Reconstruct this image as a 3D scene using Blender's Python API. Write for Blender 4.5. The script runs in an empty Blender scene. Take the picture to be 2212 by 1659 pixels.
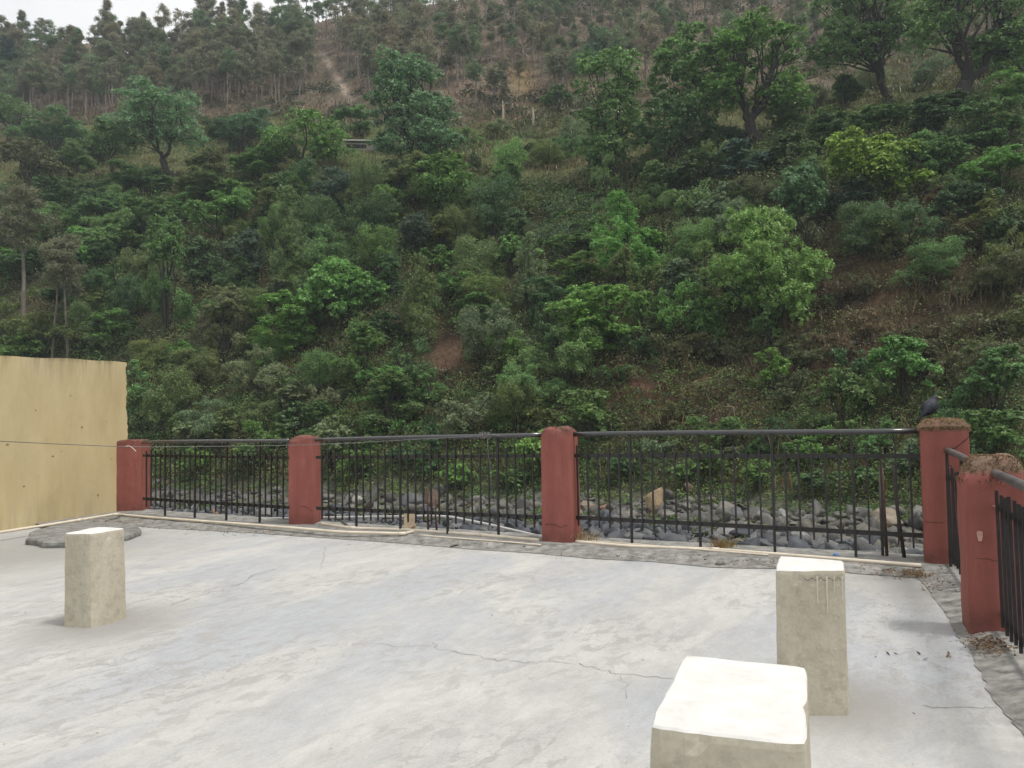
import bpy, bmesh, math, random
import numpy as np
from mathutils import Vector, Matrix
rng = np.random.default_rng(11)
random.seed(5)
scene = bpy.context.scene
col = scene.collection

# ---------------------------------------------------------------- camera model (shared by the layout helpers)
EYE, FL, CX, CY = 1.45, 1662.0, 1106.0, 829.5
ROLL = 0.02
PITCH = math.atan((900 - CY) / FL)
Fv = np.array([0, math.cos(PITCH), math.sin(PITCH)])
U0 = np.array([0, -math.sin(PITCH), math.cos(PITCH)])
R0 = np.array([1.0, 0, 0])
Rv = R0 * math.cos(ROLL) - U0 * math.sin(ROLL)
Uv = U0 * math.cos(ROLL) + R0 * math.sin(ROLL)
EYEP = np.array([0, 0, EYE])


def ray(x, y):
    return Fv + Rv * (x - CX) / FL + Uv * (CY - y) / FL


def gp(x, y, z=0.0):
    """ground point seen at x, y on the level z"""
    d = ray(x, y)
    return EYEP + d * ((z - EYE) / d[2])


def at(x, y, Y):
    """point on the sight line x, y at depth Y"""
    d = ray(x, y)
    return EYEP + d * (Y / d[1])


def proj(P):
    v = np.asarray(P) - EYEP
    w = v @ Fv
    return CX + FL * (v @ Rv) / w, CY - FL * (v @ Uv) / w


# ---------------------------------------------------------------- object helpers
def tag(o, label=None, cat=None, group=None, kind=None):
    if label: o['label'] = label
    if cat: o['category'] = cat
    if group: o['group'] = group
    if kind: o['kind'] = kind
    elif cat: o['kind'] = 'thing'
    return o


def empty(name, loc=(0, 0, 0), rz=0.0):
    o = bpy.data.objects.new(name, None)
    o.empty_display_size = 0.2
    o.location = loc
    o.rotation_euler = (0, 0, rz)
    col.objects.link(o)
    return o


def obj(name, me, parent=None):
    o = bpy.data.objects.new(name, me)
    col.objects.link(o)
    if parent: o.parent = parent
    return o


def from_np(name, V, Fq, mats, tint=None, color=None, smooth=False, mi=None):
    """mesh from a vertex array and an (n,3) or (n,4) face array"""
    me = bpy.data.meshes.new(name)
    V = np.ascontiguousarray(V, dtype=np.float32)
    Fq = np.ascontiguousarray(Fq, dtype=np.int32)
    k = Fq.shape[1]
    me.vertices.add(len(V)); me.vertices.foreach_set('co', V.ravel())
    me.loops.add(Fq.size); me.loops.foreach_set('vertex_index', Fq.ravel())
    me.polygons.add(len(Fq))
    me.polygons.foreach_set('loop_start', np.arange(0, Fq.size, k, dtype=np.int32))
    me.polygons.foreach_set('loop_total', np.full(len(Fq), k, dtype=np.int32))
    if smooth: me.polygons.foreach_set('use_smooth', np.ones(len(Fq), dtype=bool))
    for m in (mats if isinstance(mats, (list, tuple)) else [mats]): me.materials.append(m)
    if mi is not None: me.polygons.foreach_set('material_index', np.ascontiguousarray(mi, dtype=np.int32))
    me.update(calc_edges=True)
    if tint is not None:
        a = me.attributes.new('tint', 'FLOAT', 'POINT')
        a.data.foreach_set('value', np.ascontiguousarray(tint, dtype=np.float32))
    if color is not None:
        a = me.attributes.new('clr', 'FLOAT_COLOR', 'POINT')
        c4 = np.ones((len(V), 4), dtype=np.float32); c4[:, :3] = color
        a.data.foreach_set('color', c4.ravel())
    return me


def from_bm(name, bm, mats, smooth=False):
    me = bpy.data.meshes.new(name)
    bm.normal_update()
    bm.to_mesh(me); bm.free()
    for m in (mats if isinstance(mats, (list, tuple)) else [mats]): me.materials.append(m)
    if smooth:
        for p in me.polygons: p.use_smooth = True
    return me


def tube_np(pts, rad, n=6):
    pts = np.asarray(pts, float)
    rad = np.broadcast_to(np.asarray(rad, float), (len(pts),))
    V = []; Fq = []
    t = np.gradient(pts, axis=0)
    t /= np.linalg.norm(t, axis=1)[:, None] + 1e-9
    ref = np.array([0.31, 0.95, 0.05]) if abs(t[0][2]) > 0.7 else np.array([0, 0, 1.0])
    for i in range(len(pts)):
        a = np.cross(t[i], ref); a /= np.linalg.norm(a) + 1e-9
        b = np.cross(t[i], a)
        for k in range(n):
            w = 2 * math.pi * k / n
            V.append(pts[i] + rad[i] * (a * math.cos(w) + b * math.sin(w)))
    for i in range(len(pts) - 1):
        for k in range(n):
            Fq.append((i * n + k, i * n + (k + 1) % n, (i + 1) * n + (k + 1) % n, (i + 1) * n + k))
    c0 = len(V); V.append(pts[0]); V.append(pts[-1])
    e = (len(pts) - 1) * n
    for k in range(n):
        Fq.append((c0, (k + 1) % n, k, k)); Fq.append((c0 + 1, e + k, e + (k + 1) % n, e + (k + 1) % n))
    return np.array(V), Fq


class MB:
    """collects shapes into one mesh (polygons of any size)"""
    def __init__(s): s.V = []; s.F = []; s.M = []; s.n = 0
    def add(s, V, Fs, m=0):
        V = np.asarray(V, float)
        s.V.append(V)
        for f in Fs:
            g = []
            for i in f:
                if not g or g[-1] != i + s.n: g.append(int(i) + s.n)
            if len(g) > 2: s.F.append(g); s.M.append(m)
        s.n += len(V); return s
    def tube(s, pts, rad, n=6, m=0):
        V, Fq = tube_np(pts, rad, n); return s.add(V, Fq, m)
    def beam(s, a, b, w, h, m=0, up=(0, 0, 1)):
        a = np.asarray(a, float); b = np.asarray(b, float)
        t = b - a; t /= np.linalg.norm(t)
        u = np.asarray(up, float)
        if abs(t @ u) > 0.95: u = np.array([0.0, 1, 0])
        sd = np.cross(t, u); sd /= np.linalg.norm(sd); u = np.cross(sd, t)
        V = [p + sd * w * i / 2 + u * h * j / 2 for p in (a, b) for i, j in ((-1, -1), (1, -1), (1, 1), (-1, 1))]
        return s.add(V, [(0, 1, 2, 3), (7, 6, 5, 4), (0, 4, 5, 1), (1, 5, 6, 2), (2, 6, 7, 3), (3, 7, 4, 0)], m)
    def box(s, lo, hi, m=0):
        x0, y0, z0 = lo; x1, y1, z1 = hi
        V = [(x0, y0, z0), (x1, y0, z0), (x1, y1, z0), (x0, y1, z0), (x0, y0, z1), (x1, y0, z1), (x1, y1, z1), (x0, y1, z1)]
        return s.add(V, [(3, 2, 1, 0), (4, 5, 6, 7), (0, 1, 5, 4), (1, 2, 6, 5), (2, 3, 7, 6), (3, 0, 4, 7)], m)
    def build(s, name, mats, parent=None, smooth=False):
        me = bpy.data.meshes.new(name)
        me.from_pydata([tuple(v) for v in np.concatenate(s.V)], [], s.F)
        for m in (mats if isinstance(mats, (list, tuple)) else [mats]): me.materials.append(m)
        for p, m in zip(me.polygons, s.M):
            p.material_index = m; p.use_smooth = smooth
        me.update()
        return obj(name, me, parent)


# ---------------------------------------------------------------- noise
_T = rng.random((256, 256))


def vnoise(x, y):
    xi = np.floor(x).astype(int); yi = np.floor(y).astype(int)
    fx = x - xi; fy = y - yi
    fx = fx * fx * (3 - 2 * fx); fy = fy * fy * (3 - 2 * fy)
    a = _T[xi & 255, yi & 255]; b = _T[(xi + 1) & 255, yi & 255]
    c = _T[xi & 255, (yi + 1) & 255]; d = _T[(xi + 1) & 255, (yi + 1) & 255]
    return (a * (1 - fx) + b * fx) * (1 - fy) + (c * (1 - fx) + d * fx) * fy


def fbm(x, y, o=4):
    s = 0; a = 0.5; t = 0
    for i in range(o):
        s = s + a * vnoise(x * 2 ** i + 17.3 * i, y * 2 ** i + 5.1 * i); t += a; a *= 0.5
    return s / t


def sstep(a, b, x):
    t = np.clip((x - a) / (b - a), 0, 1)
    return t * t * (3 - 2 * t)


# ---------------------------------------------------------------- materials
def mat(name):
    m = bpy.data.materials.new(name); m.use_nodes = True
    nt = m.node_tree
    return m, nt.nodes, nt.links, nt.nodes['Principled BSDF']


def noise(N, L, scale, detail=4, rough=0.6, coord='Object', stretch=None, dist=0.0):
    tc = N.new('ShaderNodeTexCoord')
    nz = N.new('ShaderNodeTexNoise'); nz.inputs['Scale'].default_value = scale
    nz.inputs['Detail'].default_value = detail; nz.inputs['Roughness'].default_value = rough
    nz.inputs['Distortion'].default_value = dist
    if stretch:
        mp = N.new('ShaderNodeMapping')
        mp.vector_type = 'TEXTURE'
        mp.inputs['Scale'].default_value = tuple(1 / v_ for v_ in stretch[0]); mp.inputs['Rotation'].default_value = stretch[1]
        L.new(tc.outputs[coord], mp.inputs[0]); L.new(mp.outputs[0], nz.inputs['Vector'])
    else:
        L.new(tc.outputs[coord], nz.inputs['Vector'])
    return nz.outputs['Fac']


def ramp(N, L, fac, stops):
    r = N.new('ShaderNodeValToRGB')
    e = r.color_ramp.elements
    while len(e) < len(stops): e.new(0.5)
    for i, (p, c) in enumerate(stops):
        e[i].position = p
        e[i].color = (c, c, c, 1) if isinstance(c, (int, float)) else (*c, 1)
    L.new(fac, r.inputs[0])
    return r.outputs[0]


def mix(N, L, fac, a, b, mode='MIX'):
    x = N.new('ShaderNodeMix'); x.data_type = 'RGBA'; x.blend_type = mode
    for s, v in ((0, fac), (6, a), (7, b)):
        if isinstance(v, (int, float)): x.inputs[s].default_value = v
        elif isinstance(v, tuple): x.inputs[s].default_value = (*v, 1)
        else: L.new(v, x.inputs[s])
    return x.outputs[2]


def bump(N, L, P, h, strength=0.3, dist=0.02):
    b = N.new('ShaderNodeBump'); b.inputs['Strength'].default_value = strength; b.inputs['Distance'].default_value = dist
    L.new(h, b.inputs['Height']); L.new(b.outputs[0], P.inputs['Normal'])


def attr(N, name):
    a = N.new('ShaderNodeAttribute'); a.attribute_name = name
    return a


def plain(name, c, rough=0.7, metal=0.0, vary=0.25, scale=12, b=0.15, c2=None):
    m, N, L, P = mat(name)
    nz = noise(N, L, scale, 5, 0.65)
    lo = tuple(v * (1 - vary) for v in c); hi = c2 or tuple(min(1, v * (1 + vary)) for v in c)
    L.new(ramp(N, L, nz, [(0.3, lo), (0.7, hi)]), P.inputs['Base Color'])
    P.inputs['Roughness'].default_value = rough; P.inputs['Metallic'].default_value = metal
    if b: bump(N, L, P, nz, b, 0.01)
    return m


def foliage_mat(name, use_attr):
    m, N, L, P = mat(name)
    if use_attr:
        base = attr(N, 'clr').outputs['Color']
    else:
        oi = N.new('ShaderNodeObjectInfo')
        base = mix(N, L, 1.0, oi.outputs['Color'], attr(N, 'tint').outputs['Color'], 'MULTIPLY')
    nz = noise(N, L, 0.9, 3, 0.6)
    var = ramp(N, L, nz, [(0.25, (0.90, 0.83, 0.78)), (0.75, (1.32, 1.27, 1.0))])
    c = mix(N, L, 1.0, base, var, 'MULTIPLY')
    L.new(c, P.inputs['Base Color'])
    P.inputs['Roughness'].default_value = 0.5
    P.inputs['Specular IOR Level'].default_value = 0.35
    tr = N.new('ShaderNodeBsdfTranslucent'); L.new(c, tr.inputs['Color'])
    mx = N.new('ShaderNodeMixShader'); mx.inputs[0].default_value = 0.3
    out = N['Material Output']
    L.new(P.outputs[0], mx.inputs[1]); L.new(tr.outputs[0], mx.inputs[2]); L.new(mx.outputs[0], out.inputs['Surface'])
    return m


M = {}
M['leaf'] = foliage_mat('leaf', False)
M['clump'] = foliage_mat('undergrowth_leaf', True)
M['bark'] = plain('bark', (0.032, 0.027, 0.022), 0.9, vary=0.4, scale=3, b=0.5)
M['pine_bark'] = plain('pine_bark', (0.17, 0.145, 0.12), 0.9, vary=0.35, scale=2, b=0.5)
M['pale_bark'] = plain('pale_bark', (0.33, 0.29, 0.22), 0.9, vary=0.2, scale=2, b=0.3)

# terrain: soil colour comes from the vertices, broken up by noise
m, N, L, P = mat('hill_soil')
c0 = attr(N, 'clr').outputs['Color']
n1 = noise(N, L, 0.35, 6, 0.7); n2 = noise(N, L, 2.2, 6, 0.75)
c1 = mix(N, L, 1.0, c0, ramp(N, L, n1, [(0.3, 0.62), (0.7, 1.35)]), 'MULTIPLY')
c2 = mix(N, L, 1.0, c1, ramp(N, L, n2, [(0.3, 0.6), (0.72, 1.4)]), 'MULTIPLY')
L.new(c2, P.inputs['Base Color']); P.inputs['Roughness'].default_value = 0.95
P.inputs['Specular IOR Level'].default_value = 0.1
bump(N, L, P, n2, 0.8, 0.4)
M['soil'] = m

m, N, L, P = mat('river_stone')
c0 = attr(N, 'clr').outputs['Color']
n1 = noise(N, L, 3.0, 6, 0.7)
L.new(mix(N, L, 1.0, c0, ramp(N, L, n1, [(0.3, 0.65), (0.7, 1.3)]), 'MULTIPLY'), P.inputs['Base Color'])
P.inputs['Roughness'].default_value = 0.7
bump(N, L, P, n1, 0.5, 0.05)
M['stone'] = m

m, N, L, P = mat('boulder')
oi = N.new('ShaderNodeObjectInfo')
n1 = noise(N, L, 2.5, 7, 0.7); n2 = noise(N, L, 9, 4, 0.7)
c1 = mix(N, L, 1.0, oi.outputs['Color'], ramp(N, L, n1, [(0.3, 0.6), (0.7, 1.3)]), 'MULTIPLY')
L.new(mix(N, L, 1.0, c1, ramp(N, L, n2, [(0.3, 0.8), (0.7, 1.15)]), 'MULTIPLY'), P.inputs['Base Color'])
P.inputs['Roughness'].default_value = 0.75
bump(N, L, P, n1, 0.6, 0.08)
M['boulder'] = m

# limewashed roof-terrace concrete: streaky, blue-grey smears, flaked patches
m, N, L, P = mat('terrace_concrete')
rot = math.radians(62)
a = noise(N, L, 1.5, 9, 0.66, stretch=((0.7, 1.25, 1), (0, 0, rot)), dist=0.7)
b = noise(N, L, 0.62, 6, 0.62, stretch=((0.5, 1.4, 1), (0, 0, rot + 0.1)), dist=0.8)
c = noise(N, L, 6.5, 12, 0.72, stretch=((0.7, 1.3, 1), (0, 0, rot - 0.1)), dist=0.5)
d = noise(N, L, 60, 4, 0.7)
e = noise(N, L, 0.55, 3, 0.5)
g = noise(N, L, 9, 8, 0.75, stretch=((0.7, 1.3, 1), (0, 0, rot)))
base = ramp(N, L, a, [(0.32, (0.375, 0.371, 0.362)), (0.47, (0.428, 0.424, 0.408)), (0.62, (0.478, 0.472, 0.448))])
base = mix(N, L, ramp(N, L, b, [(0.46, 0.0), (0.60, 0.75)]), base, (0.355, 0.37, 0.395))
base = mix(N, L, 1.0, base, ramp(N, L, g, [(0.35, 0.91), (0.62, 1.05)]), 'MULTIPLY')
mask = N.new('ShaderNodeMath'); mask.operation = 'MULTIPLY'
L.new(ramp(N, L, c, [(0.52, 0.0), (0.565, 1.0)]), mask.inputs[0]); L.new(ramp(N, L, e, [(0.38, 0.1), (0.56, 0.85)]), mask.inputs[1])
base = mix(N, L, mask.outputs[0], base, (0.335, 0.33, 0.318))
vc = N.new('ShaderNodeTexVoronoi'); vc.feature = 'DISTANCE_TO_EDGE'; vc.inputs['Scale'].default_value = 9
tcv = N.new('ShaderNodeTexCoord'); nzv = N.new('ShaderNodeTexNoise'); nzv.inputs['Scale'].default_value = 5; nzv.inputs['Detail'].default_value = 5
vm = N.new('ShaderNodeVectorMath'); vm.operation = 'MULTIPLY_ADD'; vm.inputs[1].default_value = (0.25, 0.25, 0.25)
L.new(tcv.outputs['Object'], nzv.inputs['Vector']); L.new(nzv.outputs['Color'], vm.inputs[0]); L.new(tcv.outputs['Object'], vm.inputs[2]); L.new(vm.outputs[0], vc.inputs['Vector'])
cr_ = N.new('ShaderNodeMath'); cr_.operation = 'MULTIPLY'; L.new(ramp(N, L, vc.outputs['Distance'], [(0.0, 1.0), (0.035, 0.0)]), cr_.inputs[0]); L.new(ramp(N, L, e, [(0.5, 0.0), (0.62, 0.6)]), cr_.inputs[1])
base = mix(N, L, cr_.outputs[0], base, (0.27, 0.262, 0.25))
base = mix(N, L, 1.0, base, ramp(N, L, d, [(0.3, 0.9), (0.7, 1.06)]), 'MULTIPLY')
# grey stain round the left stub; same darkening at other stubs and far edge
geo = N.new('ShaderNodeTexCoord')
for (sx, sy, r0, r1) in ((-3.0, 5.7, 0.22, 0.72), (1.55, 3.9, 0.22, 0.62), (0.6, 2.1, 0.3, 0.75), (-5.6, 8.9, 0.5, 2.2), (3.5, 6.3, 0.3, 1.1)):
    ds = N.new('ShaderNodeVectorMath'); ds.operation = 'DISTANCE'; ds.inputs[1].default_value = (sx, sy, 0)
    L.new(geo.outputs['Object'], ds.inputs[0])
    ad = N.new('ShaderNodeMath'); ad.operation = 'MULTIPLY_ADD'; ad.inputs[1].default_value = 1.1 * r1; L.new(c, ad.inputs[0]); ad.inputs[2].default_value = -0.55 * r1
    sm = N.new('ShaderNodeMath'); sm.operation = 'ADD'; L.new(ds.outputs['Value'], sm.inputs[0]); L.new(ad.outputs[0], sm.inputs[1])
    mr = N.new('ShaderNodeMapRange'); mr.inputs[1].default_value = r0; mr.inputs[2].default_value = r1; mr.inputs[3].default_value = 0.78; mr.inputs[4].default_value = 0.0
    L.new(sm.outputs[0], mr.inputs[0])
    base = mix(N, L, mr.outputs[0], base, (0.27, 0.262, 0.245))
v = N.new('ShaderNodeTexVoronoi'); v.inputs['Scale'].default_value = 6.5
tc = N.new('ShaderNodeTexCoord'); L.new(tc.outputs['Object'], v.inputs['Vector'])
spk = ramp(N, L, v.outputs['Distance'], [(0.02, 0.5), (0.04, 1.0)])
base = mix(N, L, 1.0, base, spk, 'MULTIPLY')
L.new(base, P.inputs['Base Color']); P.inputs['Roughness'].default_value = 0.7
P.inputs['Specular IOR Level'].default_value = 0.25
bump(N, L, P, c, 0.25, 0.02)
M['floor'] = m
M['crack'] = plain('crack_dirt', (0.17, 0.16, 0.15), 0.95, vary=0.3, scale=20, b=0)
M['kerb'] = plain('rough_mortar', (0.21, 0.205, 0.19), 0.92, vary=0.55, scale=9, b=0.8)
M['mortar'] = plain('sandy_mortar', (0.40, 0.36, 0.29), 0.92, vary=0.35, scale=9, b=0.5)
M['darkslab'] = plain('weathered_slab', (0.19, 0.185, 0.175), 0.9, vary=0.45, scale=8, b=0.6)


def painted(name, c, dark, pale, mossz, crust=None):
    """old red paint: streaks, worn pale spots, grime that grew at the foot and on the cap"""
    m, N, L, P = mat(name)
    s = noise(N, L, 5, 6, 0.7, stretch=((1, 1, 0.18), (0, 0, 0)))
    n = noise(N, L, 9, 6, 0.7); n3 = noise(N, L, 3.0, 3, 0.5)
    base = ramp(N, L, s, [(0.25, tuple(v * 0.72 for v in c)), (0.55, c), (0.8, pale)])
    base = mix(N, L, ramp(N, L, n, [(0.62, 0.0), (0.74, 0.55)]), base, dark)
    sp = N.new('ShaderNodeSeparateXYZ'); tc = N.new('ShaderNodeTexCoord'); L.new(tc.outputs['Object'], sp.inputs[0])
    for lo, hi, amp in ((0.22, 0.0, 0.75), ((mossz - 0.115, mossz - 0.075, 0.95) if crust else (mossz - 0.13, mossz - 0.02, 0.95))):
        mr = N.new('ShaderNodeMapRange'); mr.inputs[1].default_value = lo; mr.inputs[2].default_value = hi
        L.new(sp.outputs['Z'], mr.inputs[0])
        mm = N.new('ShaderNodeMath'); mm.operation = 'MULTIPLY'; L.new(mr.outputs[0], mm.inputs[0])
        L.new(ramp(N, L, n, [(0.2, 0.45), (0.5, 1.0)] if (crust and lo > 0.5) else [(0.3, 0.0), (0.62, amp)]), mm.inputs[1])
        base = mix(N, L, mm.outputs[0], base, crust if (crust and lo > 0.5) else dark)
    n4 = noise(N, L, 17, 5, 0.7)
    base = mix(N, L, ramp(N, L, n4, [(0.69, 0.0), (0.72, 0.75)]), base, (0.40, 0.23, 0.19))
    L.new(base, P.inputs['Base Color']); P.inputs['Roughness'].default_value = 0.75
    P.inputs['Specular IOR Level'].default_value = 0.25
    bump(N, L, P, n, 0.35, 0.015)
    return m


RED = (0.275, 0.092, 0.074)
M['soot'] = plain('crack_soot', (0.03, 0.018, 0.015), 0.95, vary=0.3, b=0)
M['paint_chip'] = plain('bare_plaster', (0.52, 0.30, 0.26), 0.9, vary=0.2, b=0)

m, N, L, P = mat('yellow_wash')
s = noise(N, L, 2.0, 6, 0.65, stretch=((1, 1, 0.35), (0, 0, 0))); n = noise(N, L, 6, 6, 0.7); k = noise(N, L, 26, 3, 0.6); n0 = noise(N, L, 0.8, 3, 0.5)
base = ramp(N, L, s, [(0.3, (0.435, 0.345, 0.18)), (0.5, (0.505, 0.408, 0.222)), (0.7, (0.565, 0.475, 0.285))])
base = mix(N, L, ramp(N, L, n, [(0.58, 0.0), (0.8, 0.5)]), base, (0.33, 0.27, 0.16))
base = mix(N, L, ramp(N, L, n0, [(0.4, 0.0), (0.75, 0.5)]), base, (0.50, 0.43, 0.28))
base = mix(N, L, ramp(N, L, k, [(0.76, 0.0), (0.79, 0.8)]), base, (0.30, 0.20, 0.10))
sp = N.new('ShaderNodeSeparateXYZ'); tcw = N.new('ShaderNodeTexCoord'); L.new(tcw.outputs['Object'], sp.inputs[0])
st2 = noise(N, L, 5, 6, 0.7, stretch=((1, 1, 0.12), (0, 0, 0)))
for lo, hi, amp, cc in ((2.0, 2.47, 0.85, (0.22, 0.18, 0.10)), (2.40, 2.47, 1.0, (0.10, 0.085, 0.05)), (0.5, 0.05, 0.7, (0.30, 0.245, 0.15))):
    mr = N.new('ShaderNodeMapRange'); mr.inputs[1].default_value = lo; mr.inputs[2].default_value = hi; L.new(sp.outputs['Z'], mr.inputs[0])
    mm = N.new('ShaderNodeMath'); mm.operation = 'MULTIPLY'; L.new(mr.outputs[0], mm.inputs[0]); L.new(ramp(N, L, st2, [(0.44, 0.0), (0.68, amp)]), mm.inputs[1])
    base = mix(N, L, mm.outputs[0], base, cc)
L.new(base, P.inputs['Base Color']); P.inputs['Roughness'].default_value = 0.85
bump(N, L, P, n, 0.2, 0.02)
M['yellow'] = m
M['chip'] = plain('chip_plaster', (0.24, 0.17, 0.10), 0.95, vary=0.3, scale=30, b=0)
M['brickface'] = plain('bare_brick', (0.17, 0.12, 0.085), 0.95, vary=0.5, scale=10, b=0.6)

m, N, L, P = mat('cream_plaster')
s = noise(N, L, 4.5, 7, 0.68, stretch=((1, 1, 0.5), (0, 0, 0)), dist=0.4); n = noise(N, L, 14, 6, 0.7); k = noise(N, L, 60, 3, 0.6)
base = ramp(N, L, s, [(0.3, (0.40, 0.36, 0.275)), (0.5, (0.475, 0.433, 0.34)), (0.7, (0.54, 0.498, 0.40))])
base = mix(N, L, ramp(N, L, n, [(0.5, 0.0), (0.72, 0.7)]), base, (0.29, 0.265, 0.21))
base = mix(N, L, 1.0, base, ramp(N, L, k, [(0.3, 0.9), (0.7, 1.06)]), 'MULTIPLY')
L.new(base, P.inputs['Base Color']); P.inputs['Roughness'].default_value = 0.85
bump(N, L, P, n, 0.25, 0.01)
M['cream'] = m
M['white'] = plain('whitewash', (0.62, 0.615, 0.585), 0.8, vary=0.12, scale=14, b=0.3)
M['drip'] = plain('paint_drip', (0.55, 0.52, 0.44), 0.8, vary=0.05, b=0)

M['black_iron'] = plain('black_iron', (0.014, 0.014, 0.015), 0.45, 0.0, 0.4, 20, 0.1, c2=(0.03, 0.026, 0.024))
M['rail_steel'] = plain('rail_steel', (0.035, 0.035, 0.038), 0.24, 0.0, 0.3, 6, 0.05)
M['rail_steel'].node_tree.nodes['Principled BSDF'].inputs['Coat Weight'].default_value = 0.7
M['rail_steel'].node_tree.nodes['Principled BSDF'].inputs['Coat Roughness'].default_value = 0.2
M['worn_rail'] = plain('worn_rail', (0.11, 0.098, 0.095), 0.5, 0.3, 0.5, 9, 0.2)
M['rust'] = plain('rust', (0.10, 0.05, 0.032), 0.9, 0, 0.5, 12, 0.3)
M['pvc'] = plain('pvc_cream', (0.62, 0.55, 0.44), 0.5, 0, 0.14, 5, 0.0)
M['pvc_grey'] = plain('pvc_grey', (0.45, 0.45, 0.44), 0.5, 0, 0.15, 5, 0.0)
M['wire'] = plain('grey_wire', (0.17, 0.165, 0.16), 0.5, 0.3, 0.2, 30, 0)
M['wood'] = plain('pale_board', (0.46, 0.36, 0.25), 0.85, 0, 0.25, 14, 0.2)
M['stick'] = plain('dry_stick', (0.06, 0.05, 0.042), 0.9, 0, 0.35, 25, 0.3)
M['drymoss'] = foliage_mat('dry_moss', True)
M['plumage'] = plain('dark_plumage', (0.018, 0.021, 0.034), 0.55, 0, 0.45, 45, 0.3)
M['wingblue'] = plain('slate_wing', (0.032, 0.037, 0.058), 0.5, 0, 0.4, 60, 0.3)
M['bill'] = plain('pale_bill', (0.50, 0.42, 0.22), 0.5, 0, 0.1, 40, 0)
M['eye'] = plain('eye', (0.01, 0.01, 0.01), 0.15, 0, 0.1, 5, 0)
M['blue'] = plain('blue_plastic', (0.10, 0.22, 0.55), 0.4, 0, 0.2, 20, 0)
M['hutwall'] = plain('hut_wall', (0.30, 0.27, 0.24), 0.9, 0, 0.3, 3, 0.2)
M['hutroof'] = plain('hut_roof', (0.50, 0.49, 0.47), 0.8, 0, 0.2, 2, 0.1)
M['dark'] = plain('dark_opening', (0.03, 0.028, 0.026), 0.9, 0, 0.2, 3, 0)
M['basewall'] = plain('retaining_wall', (0.22, 0.21, 0.19), 0.9, 0, 0.3, 2, 0.3)

# ---------------------------------------------------------------- terrain
XT = np.array([-1500, 0, 300, 700, 1000, 1400, 1700, 2000, 2212, 3600], float)
FOOT = np.interp(XT, [-1500, 0, 400, 1100, 1400, 1900, 2212, 3600], [74, 58, 52, 42.5, 39.5, 31.5, 27.5, 25])
lev = lambda ys: (900 - (np.array(ys, float) + ROLL * (np.clip(XT, 0, 2212) - CX))) / FL
EB = lev([430, 420, 395, 385, 390, 370, 300, 240, 205, 190])
EU = lev([275, 270, 265, 240, 275, 240, 195, 160, 135, 120])
ER = lev([105, 92, 78, 28, -15, -105, -150, -180, -200, -210])
BED = -3.5
S1, S2, S3 = 0.85, 0.55, 0.78
DB = (S1 * FOOT - BED + EYE) / (S1 - EB); ZB = EB * DB + EYE
DU = (ZB - EYE - S2 * DB) / (EU - S2); ZU = EU * DU + EYE
DR = (ZU - EYE - S3 * DU) / (ER - S3); ZR = ER * DR + EYE


def profile(x, D):
    ip = lambda A: np.interp(x, XT, A)
    f, db, zb, du, zu, dr, zr = map(ip, (FOOT, DB, ZB, DU, ZU, DR, ZR))
    z = np.where(D < f, BED, BED + (zb - BED) * np.clip((D - f) / (db - f), 0, 1))
    z = np.where(D > db, zb + (zu - zb) * np.clip((D - db) / (du - db), 0, 1), z)
    z = np.where(D > du, zu + (zr - zu) * np.clip((D - du) / (dr - du), 0, 1), z)
    z = np.where(D > dr, zr - 0.35 * np.clip(D - dr, 0, 120) * np.clip((D - dr) / 30, 0, 1), z)
    return z, f, db, du, dr


def terr(X, Y):
    X = np.asarray(X, float); Y = np.asarray(Y, float)
    rho = np.hypot(X, Y); th = np.arctan2(X, Y)
    tc_ = np.clip(th, -1.0, 0.95)
    D = rho * np.cos(tc_); x = CX + FL * np.tan(tc_)
    z = 0
    for o in (-3, -1.5, 0, 1.5, 3): z = z + profile(x, D + o)[0] / 5
    _, f, db, du, dr = profile(x, D)
    up = sstep(f - 1, f + 12, D)
    z = z + up * ((fbm(X * 0.05, Y * 0.05, 4) - 0.5) * 5.5 + (fbm(X * 0.21 + 9, Y * 0.21, 3) - 0.5) * 2.2)
    z = z + (1 - up) * (fbm(X * 0.3, Y * 0.3, 3) - 0.5) * 0.5
    # old field terraces on the open slope in the middle
    tz = sstep(1080, 1170, x) * sstep(1480, 1400, x) * sstep(db - 22, db - 18, D) * sstep(db + 2, db - 1, D)
    st_ = 1.7; fr = (z / st_) % 1.0
    z = z + tz * st_ * 0.75 * (sstep(0.55, 0.95, fr) - fr)
    fade = sstep(2.0, 1.3, np.abs(th))
    return BED + (z - BED) * fade


def hit(x, y, dmin=18, dmax=420):
    """where the sight line meets the hillside"""
    d = ray(x, y)
    Ys = np.arange(dmin, dmax, 0.5)
    t = Ys / d[1]
    P = EYEP[None] + t[:, None] * d[None]
    below = P[:, 2] < terr(P[:, 0], P[:, 1])
    i = int(np.argmax(below)) if below.any() else len(Ys) - 1
    X, Y = P[i, 0], P[i, 1]
    return np.array([X, Y, float(terr(X, Y))])


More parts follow.
